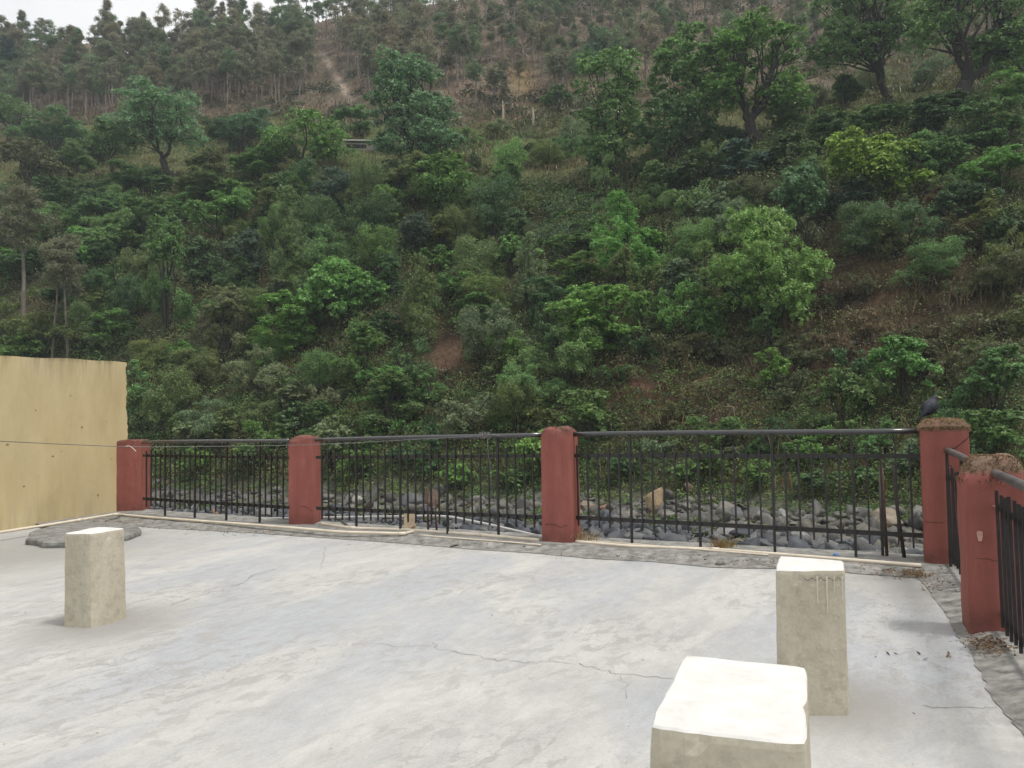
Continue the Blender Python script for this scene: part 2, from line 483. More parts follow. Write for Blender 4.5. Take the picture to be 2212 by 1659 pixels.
def zone_colour(P):
    """soil colour where the ground is bare, grassy, gravelly"""
    px, py = proj(P); X, Y, Z = P[:, 0], P[:, 1], P[:, 2]
    n = fbm(X * 0.09 + 3, Y * 0.09, 4)[:, None]; n2 = fbm(X * 0.3, Y * 0.3 + 8, 3)[:, None]
    th = np.clip(np.arctan2(X, Y), -1.0, 0.95); D = np.hypot(X, Y) * np.cos(th)
    _, f, db, du, dr = profile(CX + FL * np.tan(th), D)
    w = lambda m: np.clip(m, 0, 1)[:, None]
    c = np.array([0.075, 0.062, 0.036]) * (1 - n) + np.array([0.05, 0.062, 0.026]) * n
    bench = w(sstep(db - 4, db + 3, D) * sstep(du + 6, du - 8, D))
    c = c * (1 - bench) + bench * (np.array([0.12, 0.105, 0.05]) * (1 - n) + np.array([0.075, 0.105, 0.035]) * n)
    up = w(sstep(du - 8, du + 8, D))
    c = c * (1 - up) + up * (np.array([0.185, 0.13, 0.098]) * (1 - n2) + np.array([0.115, 0.105, 0.07]) * n2)
    # reddish cut bank, right of the middle pillar and along the right
    el = lambda cx, cy, rx, ry: np.exp(-(((px - cx) / rx) ** 2 + ((py - cy) / ry) ** 2))
    brown = w(el(1420, 850, 190, 75) * 1.3 + el(1950, 640, 190, 200) * 0.9 + el(975, 770, 42, 62) * 1.5 + el(1880, 800, 160, 80) + el(760, 890, 120, 30) * 0.5)
    brown = brown * (D > f - 1)[:, None]
    c = c * (1 - brown) + brown * (np.array([0.15, 0.085, 0.055]) * (1 - n2) + np.array([0.09, 0.062, 0.042]) * n2)
    t = np.clip((py - 105) / 140, 0, 1); sx = 690 + 85 * t
    scar = w(np.exp(-((px - sx) / (5 + 7 * t)) ** 2) * sstep(95, 112, py) * sstep(262, 245, py))
    c = c * (1 - scar) + scar * np.array([0.34, 0.28, 0.22])
    yel = w(el(1128, 170, 26, 40) * 1.3)
    c = c * (1 - yel) + yel * np.array([0.22, 0.165, 0.085])
    riv = w(sstep(f + 1.5, f - 1.5, D))
    c = c * (1 - riv) + riv * (np.array([0.12, 0.122, 0.128]) * (1 - n2) + np.array([0.2, 0.19, 0.17]) * n2)
    return c


th1 = np.radians(np.concatenate([np.arange(-180, -42, 4.0), np.arange(-42, 42, 0.25), np.arange(42, 180.1, 4.0)]))
rr = np.concatenate([[0.0, 6, 10, 14, 18, 20], np.arange(22, 140, 0.55), np.arange(140, 300, 1.6), np.arange(300, 700, 14), [900, 1400]])
TH, RR = np.meshgrid(th1, rr, indexing='ij')
TX, TY = np.sin(TH) * RR, np.cos(TH) * RR
TZ = terr(TX, TY)
V = np.stack([TX, TY, TZ], -1).reshape(-1, 3)
ni, nj = TH.shape
I = np.arange(ni * nj).reshape(ni, nj)
Fq = np.stack([I[:-1, :-1], I[1:, :-1], I[1:, 1:], I[:-1, 1:]], -1).reshape(-1, 4)[:, ::-1]
front = V[:, 1] > 1
Vc = V.copy(); Vc[~front] = (0, 30, BED)
tag(obj('hillside_terrain', from_np('hillside_terrain', V, Fq, M['soil'], color=zone_colour(Vc), smooth=True)), kind='structure',
    label='steep brown and green hillside rising from the stony river bed')

# ---------------------------------------------------------------- foliage builders
def diamonds(P, Nn, size, asp, fold=0.0):
    """one leaf-shaped quad at every point"""
    n = len(P)
    Nn = Nn / (np.linalg.norm(Nn, axis=1)[:, None] + 1e-9)
    r = rng.normal(size=(n, 3))
    T = r - (r * Nn).sum(1)[:, None] * Nn
    T /= np.linalg.norm(T, axis=1)[:, None] + 1e-9
    B = np.cross(Nn, T)
    s = np.broadcast_to(size, (n,))[:, None]
    V = np.empty((n, 4, 3))
    V[:, 0] = P - T * s * 0.5
    V[:, 1] = P + B * s * 0.5 * asp + T * s * 0.08
    V[:, 2] = P + T * s * 0.55
    V[:, 3] = P - B * s * 0.5 * asp + T * s * 0.08
    return V.reshape(-1, 3), np.arange(4 * n).reshape(n, 4)


def sph(n, upb=0.0):
    d = rng.normal(size=(n, 3)); d[:, 2] += upb
    return d / np.linalg.norm(d, axis=1)[:, None]


def leafy(blobs, n, leaf, asp=0.55, per=14, spread=0.17, upb=0.45, upn=0.5, jit=0.55, flat=0.6, inner=0.12):
    """leaves gathered in sprays over a set of ellipsoid masses; blobs: (cx,cy,cz,rx,ry,rz)"""
    B = np.array(blobs, float)
    wt = (B[:, 3] * B[:, 4] + B[:, 3] * B[:, 5] + B[:, 4] * B[:, 5]); wt /= wt.sum()
    ns = max(1, n // per)
    bi = rng.choice(len(B), ns, p=wt)
    d = sph(ns, upb)
    rad = np.where(rng.random(ns) < inner, rng.uniform(0.25, 0.7, ns), rng.uniform(0.72, 1.08, ns))
    c = B[bi, :3] + d * B[bi, 3:] * rad[:, None]
    tint = rng.normal(1.0, 0.16, ns)
    li = np.repeat(np.arange(ns), per)
    off = rng.normal(size=(len(li), 3)) * (B[bi[li], 3:].mean(1) * spread)[:, None]
    off[:, 2] *= flat
    P = c[li] + off
    Nn = d[li] * (1 - upn) + np.array([0, 0, 1.0]) * upn + rng.normal(size=(len(li), 3)) * jit
    sz = leaf * rng.uniform(0.65, 1.3, len(li))
    V, Fq = diamonds(P, Nn, sz, asp)
    tt = np.clip(tint[li] + rng.normal(0, 0.08, len(li)), 0.55, 1.5)
    return V, Fq, np.repeat(tt, 4)


def sub(bl, m, f, upb=0.6, drop=0.2, z=1.0):
    """break every mass into smaller tufts on its upper, outer side"""
    out_ = []
    for b in bl:
        d = sph(m, upb); r = rng.uniform(0.62, 1.02, m)
        for i in range(m):
            if rng.random() < drop: continue
            q = f * (b[3] + b[4] + b[5]) / 3 * rng.uniform(0.7, 1.3)
            out_.append((b[0] + d[i][0] * b[3] * r[i], b[1] + d[i][1] * b[4] * r[i], b[2] + d[i][2] * b[5] * r[i], q, q, q * z))
    return out_


def leaf_mesh(name, parts):
    V = np.concatenate([p[0] for p in parts]); o = 0; Fs = []
    for p in parts: Fs.append(p[1] + o); o += len(p[0])
    return from_np(name, V, np.concatenate(Fs), M['leaf'], tint=np.concatenate([p[2] for p in parts]))


# shrub prototypes: kind -> list of (foliage mesh, stem mesh); all stand on the origin, 1 m wide, 1 m tall before scaling
def shrub_proto(kind, big, k):
    w = 3.6 if not big else (7.5 if big == 1 else 11.5)
    h = w * {'round': 0.9, 'feathery': 1.25, 'tiered': 0.95, 'scrub': 0.8}[kind]
    n = (5200 if not big else (26000 if big == 1 else 52000))
    leaf = 0.17 if not big else 0.19
    bl = []
    q = (1, 2, 3)[int(big)]
    if kind == 'round':
        for i in range(6 * q):
            a = rng.uniform(0, 6.28); r = rng.uniform(0.0, 0.33) * w; z = rng.uniform(0.22, 0.74) * h * (1 - 0.3 * r / (0.33 * w))
            s = rng.uniform(0.14, 0.23) * w / (1.0 if q == 1 else 1.25)
            bl.append((r * math.cos(a), r * math.sin(a), z, s, s, s * 0.85))
        P = leafy(sub(bl, 16, 0.36, 0.7, 0.15, 0.75), n, leaf, 0.55, per=12, spread=0.2, upb=0.85, upn=0.45, jit=0.38, flat=0.7, inner=0.05)
    elif kind == 'feathery':
        for i in range(9 * q):
            z = rng.uniform(0.1, 0.92); r = 0.36 * w * (1.02 - z) ** 0.7 * rng.uniform(0.2, 1)
            a = rng.uniform(0, 6.28); s = w * 0.17 * (1.15 - 0.7 * z) / (1.0 if q == 1 else 1.15)
            bl.append((r * math.cos(a), r * math.sin(a), z * h, s, s, s * 1.35))
        P = leafy(sub(bl, 13, 0.34, 0.5, 0.25, 1.2), n, leaf * 1.1, 0.34, per=10, spread=0.24, upb=0.7, upn=0.3, jit=0.5, flat=1.0, inner=0.08)
    elif kind == 'tiered':
        for i in range(8 * q):
            z = rng.uniform(0.2, 0.9); r = 0.36 * w * math.sqrt(max(0.08, 1 - (z - 0.35) ** 2 * 2.2)) * rng.uniform(0.25, 1)
            a = rng.uniform(0, 6.28); s = w * rng.uniform(0.15, 0.22) / (1.0 if q == 1 else 1.2)
            bl.append((r * math.cos(a), r * math.sin(a), z * h, s, s, s * 0.62))
        P = leafy(sub(bl, 15, 0.38, 0.8, 0.2, 0.7), n, leaf, 0.5, per=11, spread=0.26, upb=0.95, upn=0.5, jit=0.45, flat=0.6, inner=0.04)
    else:
        for i in range(8 * q):
            a = rng.uniform(0, 6.28); r = rng.uniform(0.05, 0.42) * w; z = rng.uniform(0.15, 0.75) * h
            s = rng.uniform(0.10, 0.19) * w
            bl.append((r * math.cos(a), r * math.sin(a), z, s, s, s * 0.9))
        P = leafy(sub(bl, 12, 0.38, 0.5, 0.35, 0.9), int(n * 0.7), leaf * 0.9, 0.42, per=7, spread=0.32, upb=0.6, upn=0.3, jit=0.6, flat=0.8, inner=0.12)
    f = leaf_mesh(kind + '_foliage', [P])
    mb = MB()
    for b_ in bl[:10]:
        e = np.array(b_[:3]); mid = e * np.array([0.45, 0.45, 0.55]) + rng.normal(size=3) * 0.04 * w
        r0 = 0.018 * w / (1 if not big else 1.6)
        mb.tube([(e[0] * 0.06, e[1] * 0.06, -0.25 * w * 0.3), mid, e, e + (e - mid) * 0.35], [r0, r0 * 0.7, r0 * 0.4, r0 * 0.12], 4)
    s = mb.build('stem', M['bark']); sm = s.data; bpy.data.objects.remove(s)
    return f, sm, w, h


SHRUB = {}
for kind in ('round', 'feathery', 'tiered', 'scrub'):
    for big in (0, 1, 2):
        if big == 2 and kind != 'round': continue
        SHRUB[kind, big] = [shrub_proto(kind, big, k) for k in range(3 if not big else 2)]

LEAFC = {  # leaf albedo by colour word
    'bright green': (0.054, 0.106, 0.030), 'fresh green': (0.052, 0.102, 0.030), 'mid green': (0.046, 0.084, 0.032), 'dark green': (0.030, 0.056, 0.025),
    'blue-green': (0.042, 0.077, 0.044), 'grey-green': (0.058, 0.080, 0.046), 'olive green': (0.050, 0.072, 0.028), 'brownish olive': (0.040, 0.047, 0.025),
    'brown': (0.050, 0.041, 0.026), 'yellow-green': (0.078, 0.125, 0.026), 'dark bluish': (0.026, 0.046, 0.034)}
KINDW = {'round': 'rounded bush', 'feathery': 'feathery upright shrub', 'tiered': 'layered spreading shrub', 'scrub': 'sparse twiggy scrub'}
ANCH = [  # things a reader can find, with where they show
    ('the umbrella-crowned tree', 345, 300), ('the tall layered tree', 900, 260), ('the round bright green tree', 965, 395), ('the straight-stemmed tall tree', 1320, 260),
    ('the leaning wide-crowned tree', 1640, 190), ('the twin-stemmed dark tree', 1935, 170), ('the wide fork-trunked tree', 2080, 160), ('the yellow-green tree', 1885, 360),
    ('the bare-trunked pines', 100, 680), ('the end of the yellow wall', 275, 830), ('the red corner pillar', 285, 955), ('the second red pillar', 655, 950),
    ('the middle red pillar', 1200, 925), ('the black bird', 2022, 880), ('the brown earth chute', 975, 770), ('the creeper-covered field terraces', 1290, 470),
    ('the low green multi-stemmed tree', 650, 310), ('the tall bright shrub', 1655, 600), ('the reddish cut bank', 1420, 860)]
PLANTS = []      # (object, head words, px, py) -> labels are settled at the end


def near_anchor(px, py):
    best = min(ANCH, key=lambda a: ((a[1] - px) / 1.0) ** 2 + ((a[2] - py) / 1.0) ** 2)
    dx, dy = px - best[1], py - best[2]
    if abs(dy) > abs(dx) * 0.8: rel = 'below' if dy > 0 else 'above'
    else: rel = 'right of' if dx > 0 else 'left of'
    return rel + ' ' + best[0]


def shrub(px, py, wpx, hpx, kind, cw, jitter=True):
    """a shrub whose foot shows at px, py and which looks wpx by hpx"""
    p = hit(px, py)
    D = p[1]
    w = 1.28 * wpx * D / FL; h = 1.22 * hpx * D / FL
    big = 2 if (max(w, h) > 8.5 and kind == 'round') else int(max(w, h) > 4.6)
    f, s, w0, h0 = random.choice(SHRUB[kind, big])
    o = empty('shrub', p - np.array([0, 0, 0.15]), random.uniform(0, 6.28))
    o.scale = (w / w0, w / w0, h / h0 * 1.05)
    fo = obj('foliage', f, o); so = obj('stem', s, o)
    c = 2.95 * np.array(LEAFC[cw]) * random.uniform(0.82, 1.2) * np.array([random.uniform(0.9, 1.12), 1, random.uniform(0.9, 1.1)])
    fo.color = (*c, 1)
    size = 'low ' if h < 1.9 else ('tall ' if h > 5 else '')
    PLANTS.append((o, size + cw + ' ' + KINDW[kind], px, py - hpx * 0.5, 'shrub', 'shrubs on the lower slope'))
    return o


# hand-placed shrubs: foot x, foot y, width, height, kind, colour
SH = [
    (1655, 735, 245, 300, 'round', 'fresh green'), (1735, 530, 170, 185, 'round', 'blue-green'), (2015, 410, 150, 130, 'round', 'mid green'),
    (2150, 345, 150, 110, 'tiered', 'mid green'), (2160, 430, 150, 100, 'tiered', 'fresh green'), (1335, 620, 170, 165, 'feathery', 'bright green'),
    (1245, 628, 130, 70, 'tiered', 'bright green'), (745, 725, 175, 170, 'round', 'fresh green'), (360, 735, 155, 225, 'feathery', 'mid green'),
    (235, 570, 140, 120, 'round', 'mid green'), (485, 530, 130, 105, 'tiered', 'fresh green'), (620, 650, 130, 195, 'feathery', 'olive green'),
    (910, 745, 110, 155, 'feathery', 'olive green'), (845, 650, 100, 90, 'round', 'dark green'), (962, 658, 80, 70, 'round', 'mid green'),
    (1118, 570, 120, 105, 'round', 'dark green'), (1148, 690, 110, 150, 'feathery', 'grey-green'), (1075, 800, 160, 140, 'scrub', 'grey-green'),
    (1290, 770, 220, 130, 'tiered', 'fresh green'), (1262, 805, 120, 80, 'tiered', 'bright green'), (1465, 668, 130, 100, 'round', 'grey-green'),
    (1820, 930, 105, 120, 'round', 'mid green'), (1950, 890, 125, 125, 'tiered', 'fresh green'), (2150, 905, 130, 120, 'tiered', 'mid green'),
    (1665, 870, 80, 80, 'tiered', 'fresh green'), (2150, 1030, 150, 110, 'tiered', 'mid green'), (240, 760, 100, 75, 'tiered', 'fresh green'),
    (490, 790, 150, 145, 'feathery', 'grey-green'), (625, 775, 150, 120, 'tiered', 'fresh green'), (780, 850, 165, 130, 'feathery', 'mid green'),
    (580, 860, 140, 110, 'scrub', 'grey-green'), (850, 940, 190, 105, 'feathery', 'mid green'), (465, 950, 130, 90, 'scrub', 'grey-green'),
    (340, 950, 140, 150, 'scrub', 'olive green'), (1010, 945, 110, 100, 'scrub', 'grey-green'), (1215, 845, 160, 140, 'scrub', 'mid green'),
    (1350, 690, 110, 130, 'feathery', 'olive green'), (1390, 740, 90, 110, 'round', 'fresh green'), (430, 640, 120, 110, 'round', 'dark green'),
    (540, 620, 110, 110, 'round', 'dark bluish'), (700, 560, 130, 120, 'scrub', 'dark green'), (800, 540, 130, 100, 'scrub', 'dark green'),
    (900, 560, 120, 110, 'round', 'dark bluish'), (1000, 560, 110, 90, 'scrub', 'olive green'), (640, 450, 140, 100, 'round', 'dark green'),
    (740, 470, 140, 110, 'round', 'dark bluish'), (850, 470, 120, 90, 'round', 'dark green'), (170, 640, 120, 110, 'feathery', 'grey-green'),
    (320, 520, 120, 90, 'tiered', 'mid green'), (390, 490, 80, 60, 'tiered', 'fresh green'), (200, 470, 140, 90, 'round', 'dark green'),
    (120, 520, 120, 80, 'scrub', 'mid green'), (500, 470, 120, 80, 'round', 'fresh green'), (1500, 430, 150, 100, 'round', 'dark green'),
    (1590, 400, 140, 90, 'round', 'dark bluish'), (1700, 370, 130, 80, 'round', 'dark green'), (1620, 480, 120, 90, 'scrub', 'brownish olive'),
    (1560, 560, 110, 120, 'scrub', 'grey-green'), (1500, 540, 90, 90, 'scrub', 'olive green'), (1900, 300, 140, 80, 'round', 'mid green'),
    (2010, 300, 150, 80, 'round', 'dark green'), (2090, 500, 130, 110, 'round', 'dark green'), (2190, 560, 120, 110, 'round', 'dark green'),
    (1960, 540, 150, 110, 'scrub', 'dark green'), (1870, 560, 130, 110, 'scrub', 'dark green'), (2010, 620, 140, 90, 'scrub', 'mid green'),
    (2150, 640, 150, 90, 'scrub', 'brownish olive'), (1850, 480, 120, 90, 'round', 'dark bluish'), (2130, 740, 140, 80, 'scrub', 'brownish olive'),
    (2020, 760, 110, 60, 'scrub', 'brown'), (1740, 800, 110, 70, 'scrub', 'brownish olive'), (1560, 790, 110, 80, 'scrub', 'brownish olive'),
    (1470, 780, 100, 80, 'scrub', 'brownish olive'), (1560, 960, 120, 80, 'scrub', 'mid green'), (1700, 960, 110, 80, 'scrub', 'dark green'),
    (1120, 940, 130, 90, 'scrub', 'olive green'), (690, 960, 130, 80, 'feathery', 'mid green'), (720, 640, 100, 80, 'round', 'bright green'),
    (1060, 690, 120, 80, 'scrub', 'olive green'), (1020, 720, 120, 70, 'tiered', 'mid green'), (820, 760, 110, 90, 'round', 'dark green'),
    (690, 860, 110, 90, 'scrub', 'mid green'), (900, 850, 100, 100, 'scrub', 'dark green'), (420, 850, 120, 90, 'scrub', 'olive green'),
    (330, 810, 110, 70, 'scrub', 'olive green'), (540, 940, 110, 70, 'scrub', 'olive green'), (110, 760, 140, 80, 'scrub', 'olive green'),
    (30, 740, 110, 90, 'scrub', 'olive green'), (60, 620, 110, 80, 'round', 'dark green'), (150, 380, 110, 70, 'round', 'mid green'),
    (70, 400, 100, 70, 'round', 'mid green'), (520, 330, 120, 70, 'tiered', 'blue-green'), (480, 300, 100, 55, 'round', 'dark green'),
    (1152, 338, 48, 32, 'round', 'dark green'), (1025, 382, 32, 52, 'round', 'dark green'), (1090, 430, 90, 110, 'scrub', 'fresh green'),
    (1140, 480, 60, 70, 'scrub', 'olive green'), (1240, 300, 70, 45, 'scrub', 'grey-green'), (1010, 320, 70, 45, 'scrub', 'mid green'),
    (1060, 300, 80, 40, 'scrub', 'grey-green'), (1420, 330, 90, 60, 'round', 'mid green'), (1290, 390, 80, 60, 'scrub', 'dark green'),
    (1390, 400, 90, 60, 'scrub', 'dark green'), (760, 300, 90, 60, 'tiered', 'mid green'), (830, 330, 70, 50, 'round', 'dark green'),
    (455, 400, 90, 60, 'tiered', 'olive green'), (1790, 290, 90, 60, 'round', 'mid green'), (1740, 250, 80, 60, 'scrub', 'grey-green'),
    (2190, 250, 110, 80, 'tiered', 'fresh green'), (2200, 180, 100, 70, 'round', 'mid green'), (1260, 160, 90, 60, 'round', 'blue-green'),
    (1310, 120, 100, 60, 'round', 'blue-green'), (1400, 90, 90, 50, 'scrub', 'grey-green'), (1200, 240, 70, 60, 'round', 'mid green'),
    (930, 690, 70, 60, 'scrub', 'mid green'), (1320, 860, 90, 70, 'scrub', 'dark green'), (1440, 950, 90, 60, 'scrub', 'brownish olive'),
    (2060, 850, 90, 70, 'scrub', 'brownish olive'), (2200, 800, 90, 80, 'scrub', 'brownish olive'), (1880, 740, 90, 60, 'scrub', 'brown'),
    (1240, 570, 110, 40, 'tiered', 'mid green'),
    (1400, 560, 100, 70, 'round', 'fresh green'), (480, 720, 110, 90, 'round', 'mid green'), (560, 720, 100, 80, 'scrub', 'olive green'),
    (120, 330, 150, 90, 'round', 'mid green'), (205, 352, 110, 60, 'round', 'dark green'), (560, 395, 110, 55, 'tiered', 'fresh green'), (480, 445, 140, 55, 'tiered', 'olive green'),
    (310, 430, 140, 75, 'round', 'dark green'), (1235, 335, 80, 50, 'scrub', 'mid green'), (1180, 365, 100, 45, 'scrub', 'olive green'), (1825, 235, 110, 65, 'round', 'mid green'),
    (1885, 205, 90, 55, 'scrub', 'grey-green'), (1995, 195, 100, 60, 'scrub', 'grey-green'), (2150, 175, 130, 80, 'tiered', 'fresh green'), (2060, 275, 130, 70, 'round', 'dark green'),
    (1780, 335, 140, 80, 'round', 'dark green'), (1560, 335, 110, 70, 'round', 'dark green'), (1710, 290, 110, 60, 'tiered', 'mid green'), (540, 300, 110, 60, 'round', 'blue-green'),
    (420, 1040, 75, 55, 'tiered', 'fresh green'), (545, 1030, 80, 60, 'round', 'dark green'), (770, 1045, 80, 60, 'tiered', 'fresh green'), (870, 1020, 80, 60, 'round', 'dark green'),
    (990, 1065, 75, 50, 'tiered', 'fresh green'), (1100, 1060, 75, 50, 'round', 'mid green'), (1340, 1045, 80, 60, 'round', 'dark green'), (1490, 1060, 75, 50, 'tiered', 'mid green'),
    (1640, 1070, 80, 55, 'tiered', 'fresh green'), (1775, 1080, 85, 65, 'round', 'dark green'), (1880, 1070, 80, 60, 'round', 'mid green'), (1720, 1015, 80, 50, 'tiered', 'mid green'),
]
for s_ in SH: shrub(*s_)

# fillers between them, so that the thicket closes
fill = 0
occ = [(s_[0], s_[1] - s_[3] * 0.4) for s_ in SH]
tries = 0
while fill < 138 and tries < 4000:
    tries += 1
    x = random.uniform(-20, 2235)
    ytop = np.interp(x, XT, [430, 420, 395, 385, 390, 375, 310, 245, 215, 190]); ybot = np.interp(x, [0, 1100, 2212], [960, 1000, 1040])
    y = random.uniform(ytop + 15, ybot)
    if (x < 290 and y > 800) or (1330 < x < 1560 and 770 < y < 930) or (930 < x < 1020 and 700 < y < 830): continue
    if 1150 < x < 1410 and 400 < y < 535: continue
    if min((x - a) ** 2 + ((y - b) * 1.2) ** 2 for a, b in occ) < 42 ** 2: continue
    right = x > 1700 and 430 < y < 880
    cw = random.choice(['brownish olive', 'brown', 'dark green', 'olive green', 'brownish olive'] if right else ['mid green', 'grey-green', 'olive green', 'dark green', 'fresh green', 'mid green', 'fresh green', 'olive green'])
    kd = random.choice(['scrub', 'scrub', 'feathery', 'round', 'tiered'] if not right else ['scrub', 'scrub', 'scrub', 'feathery'])
    w = random.uniform(65, 125); h = w * random.uniform(0.65, 1.05)
    shrub(x, y + h * 0.4, w, h, kd, cw)
    occ.append((x, y)); fill += 1


# ---------------------------------------------------------------- broadleaf trees, each with its own crown
def curve(a, b, n, sag, wob):
    a = np.asarray(a, float); b = np.asarray(b, float)
    t = np.linspace(0, 1, n)[:, None]
    p = a * (1 - t) + b * t
    p[:, 2] += (sag * np.sin(math.pi * t[:, 0]))
    w = rng.normal(size=(n, 3)) * wob; w[0] = 0; w[-1] = 0
    return p + w


def broadleaf(label, base, box, cw, K=30, n=12000, leaf=0.29, forks=3, trunk=0.32, forkh=0.3, flat=0.55, lean=0.0, gap=0.45, style='umbrella', barkm='bark', masses=None, cs=0.19, cat='tree', name='broadleaf_tree', mul=1.0, group='broadleaf trees on the hill bench'):
    p = hit(*base); D = p[1]; s = D / FL
    x0, y0, x1, y1 = box
    W = 1.1 * (x1 - x0) * s; H = 1.03 * (base[1] - y0) * s
    cxo = ((x0 + x1) / 2 - base[0]) * s
    zb, zt = (base[1] - y1) * s, H
    hz = (zt - zb) / 2; zc = (zt + zb) / 2
    o = empty(name, p - np.array([0, 0, 0.3]))
    cl = []
    boxes = masses or [box]
    area = np.array([(b[2] - b[0]) * (b[3] - b[1]) for b in boxes], float); area /= area.sum()
    dm = W * cs
    tries = 0
    while len(cl) < K and tries < 3000:
        tries += 1
        b = boxes[int(rng.choice(len(boxes), p=area))]
        bw = 1.04 * (b[2] - b[0]) * s; bcx = ((b[0] + b[2]) / 2 - base[0]) * s; bzc = (base[1] - (b[1] + b[3]) / 2) * s; bhz = (b[3] - b[1]) / 2 * s
        d = sph(1, 0.3)[0]; r = rng.uniform(gap, 0.94)
        if style == 'umbrella' and d[2] < -0.3: continue
        c = np.array([bcx + d[0] * r * (bw * 0.5 - dm * 0.3), d[1] * r * max(bw, W * 0.6) * 0.42, bzc + d[2] * r * bhz])
        if cl and min(np.linalg.norm((c - q) / np.array([1, 1, 0.7])) for q in cl) < dm * 0.74: continue
        cl.append(c)
    blobs = []
    for c in cl:
        q = dm * rng.uniform(0.75, 1.25) * 0.72
        blobs.append((*c, q, q, q * flat))
    n = int(n * 1.9)
    P = leafy(sub(blobs, 12, 0.42, 0.8, 0.2, 0.6), int(n * 0.88), leaf, 0.46, per=12, spread=0.24, upb=0.9, upn=0.5, jit=0.36, flat=0.55, inner=0.04)
    P2 = leafy([(b[0], b[1], b[2] - b[5] * 0.4, b[3] * 1.2, b[4] * 1.2, b[5] * 1.2) for b in blobs], int(n * 0.12), leaf * 0.9, 0.4, per=6, spread=0.3, upb=0.2, upn=0.3, jit=0.6)
    me = leaf_mesh('crown', [P, P2])
    cr = obj('crown', me, o)
    c_ = 3.0 * np.array(LEAFC[cw]) * mul; cr.color = (*c_, 1)
    mb = MB()
    th = trunk * W / 12.0 * 1.15
    fk = np.array([lean * W * 0.25 + cxo * 0.35, 0, max(0.9, zb * 0.55 + H * forkh * 0.5)])
    tr = curve((-0.15 * lean, 0, -1.9), fk, 5, 0, 0.12 * th * 3)
    tr[1:4, 0] += lean * W * 0.02
    mb.tube(tr, np.linspace(th * 1.25, th * 0.95, 5), 8)
    ang = np.array([math.atan2(c[1], c[0] - cxo) for c in cl])
    hgt = np.array([c[2] for c in cl])
    edges = np.linspace(-math.pi, math.pi, forks + 1)
    for i in range(forks):
        g = [j for j in range(len(cl)) if edges[i] <= ang[j] < edges[i + 1]]
        if not g: continue
        m_ = np.mean([cl[j] for j in g], axis=0)
        tip = m_ * np.array([0.85, 0.85, 1.0])
        lp = curve(fk, tip, 6, -0.05 * H, 0.05 * W * 0.42)
        mb.tube(lp, np.linspace(th * 0.62, th * 0.22, 6), 6)
        for j in g:
            st = lp[random.choice([2, 3, 3, 4, 5])]
            e = cl[j]
            bp = curve(st, e, 5, 0.04 * np.linalg.norm(e - st), 0.022 * W * 0.5)
            mb.tube(bp, np.linspace(th * 0.22, th * 0.06, 5), 5)
            for q_ in range(2):
                e2 = e + rng.normal(size=3) * W * cs * 0.35
                mb.tube(curve(bp[3], e2, 4, 0.02 * W, 0.02 * W * 0.3), np.linspace(th * 0.12, th * 0.03, 4), 4)
    mb.build('trunk', M[barkm], o)
    tag(o, label, cat, group)
    return o


broadleaf('umbrella-crowned blue-green tree with forked trunk standing alone on the left bench', (404, 398), (244, 193, 444, 345), 'blue-green', masses=[(268, 193, 420, 265), (245, 238, 350, 318), (330, 250, 445, 330)], K=38, n=14000, trunk=0.34, lean=-0.6, cs=0.19, mul=1.4)
broadleaf('thin flat-topped tree with V-shaped bare limbs left of the umbrella-crowned tree', (246, 392), (168, 265, 305, 345), 'mid green', K=16, n=5000, trunk=0.26, forks=2, forkh=0.15)
broadleaf('green domed tree cut by the left edge of the view below the dark conifer', (18, 310), (-50, 205, 92, 290), 'mid green', K=20, n=7000)
broadleaf('bare brownish tree with thin leaves at far left', (62, 425), (-15, 300, 120, 395), 'brownish olive', K=18, n=3800, trunk=0.3, leaf=0.3)
broadleaf('smaller brownish leafless-looking tree leaning right beside the far-left brown tree', (98, 440), (70, 340, 175, 420), 'brownish olive', K=12, n=2200, trunk=0.26, forks=2, lean=0.5, leaf=0.3)
broadleaf('low green tree with several thin stems left of the tiny flat-roofed hut', (662, 372), (558, 248, 748, 345), 'fresh green', masses=[(600, 248, 745, 320), (558, 290, 650, 360), (660, 300, 748, 360)], K=24, n=9000, trunk=0.26, forks=5, forkh=0.1, flat=0.6)
broadleaf('dark ivy-wrapped stump tree at the left side of the low green tree', (580, 385), (560, 290, 610, 375), 'dark green', K=10, n=4200, flat=1.0, cs=0.4, style='full')
broadleaf('tall layered blue-green tree with dark hanging tiers in the middle of the bench', (905, 395), (785, 120, 1015, 385), 'blue-green', masses=[(795, 114, 960, 222), (778, 185, 1000, 295), (790, 262, 1025, 382)], K=70, n=26000, trunk=0.36, forks=5, forkh=0.25, flat=0.5, gap=0.3, style='full', cs=0.155, mul=1.3)
broadleaf('round bright green tree with dense fine leaves below the tall layered tree', (968, 475), (900, 338, 1036, 452), 'bright green', K=26, n=12000, flat=0.6, style='full', cs=0.26, mul=0.85)
broadleaf('tall tree with straight pale-lit trunk and two crown masses in the right centre', (1333, 385), (1222, 98, 1402, 352), 'mid green', masses=[(1230, 98, 1395, 205), (1240, 195, 1405, 300), (1245, 270, 1390, 358)], K=34, n=15000, trunk=0.36, forks=4, forkh=0.3, flat=0.75, style='full', cs=0.2, mul=1.25)
broadleaf('tall narrow tree squeezed behind the left side of the leaning wide-crowned tree', (1482, 345), (1408, 46, 1545, 300), 'mid green', K=30, n=12000, forks=3, style='full', flat=0.75, cs=0.23, mul=1.2)
broadleaf('dark drooping tree between the straight-stemmed tall tree and the leaning tree', (1455, 370), (1370, 190, 1560, 352), 'dark green', K=26, n=10000, forks=4, style='full', flat=0.7, mul=1.3)
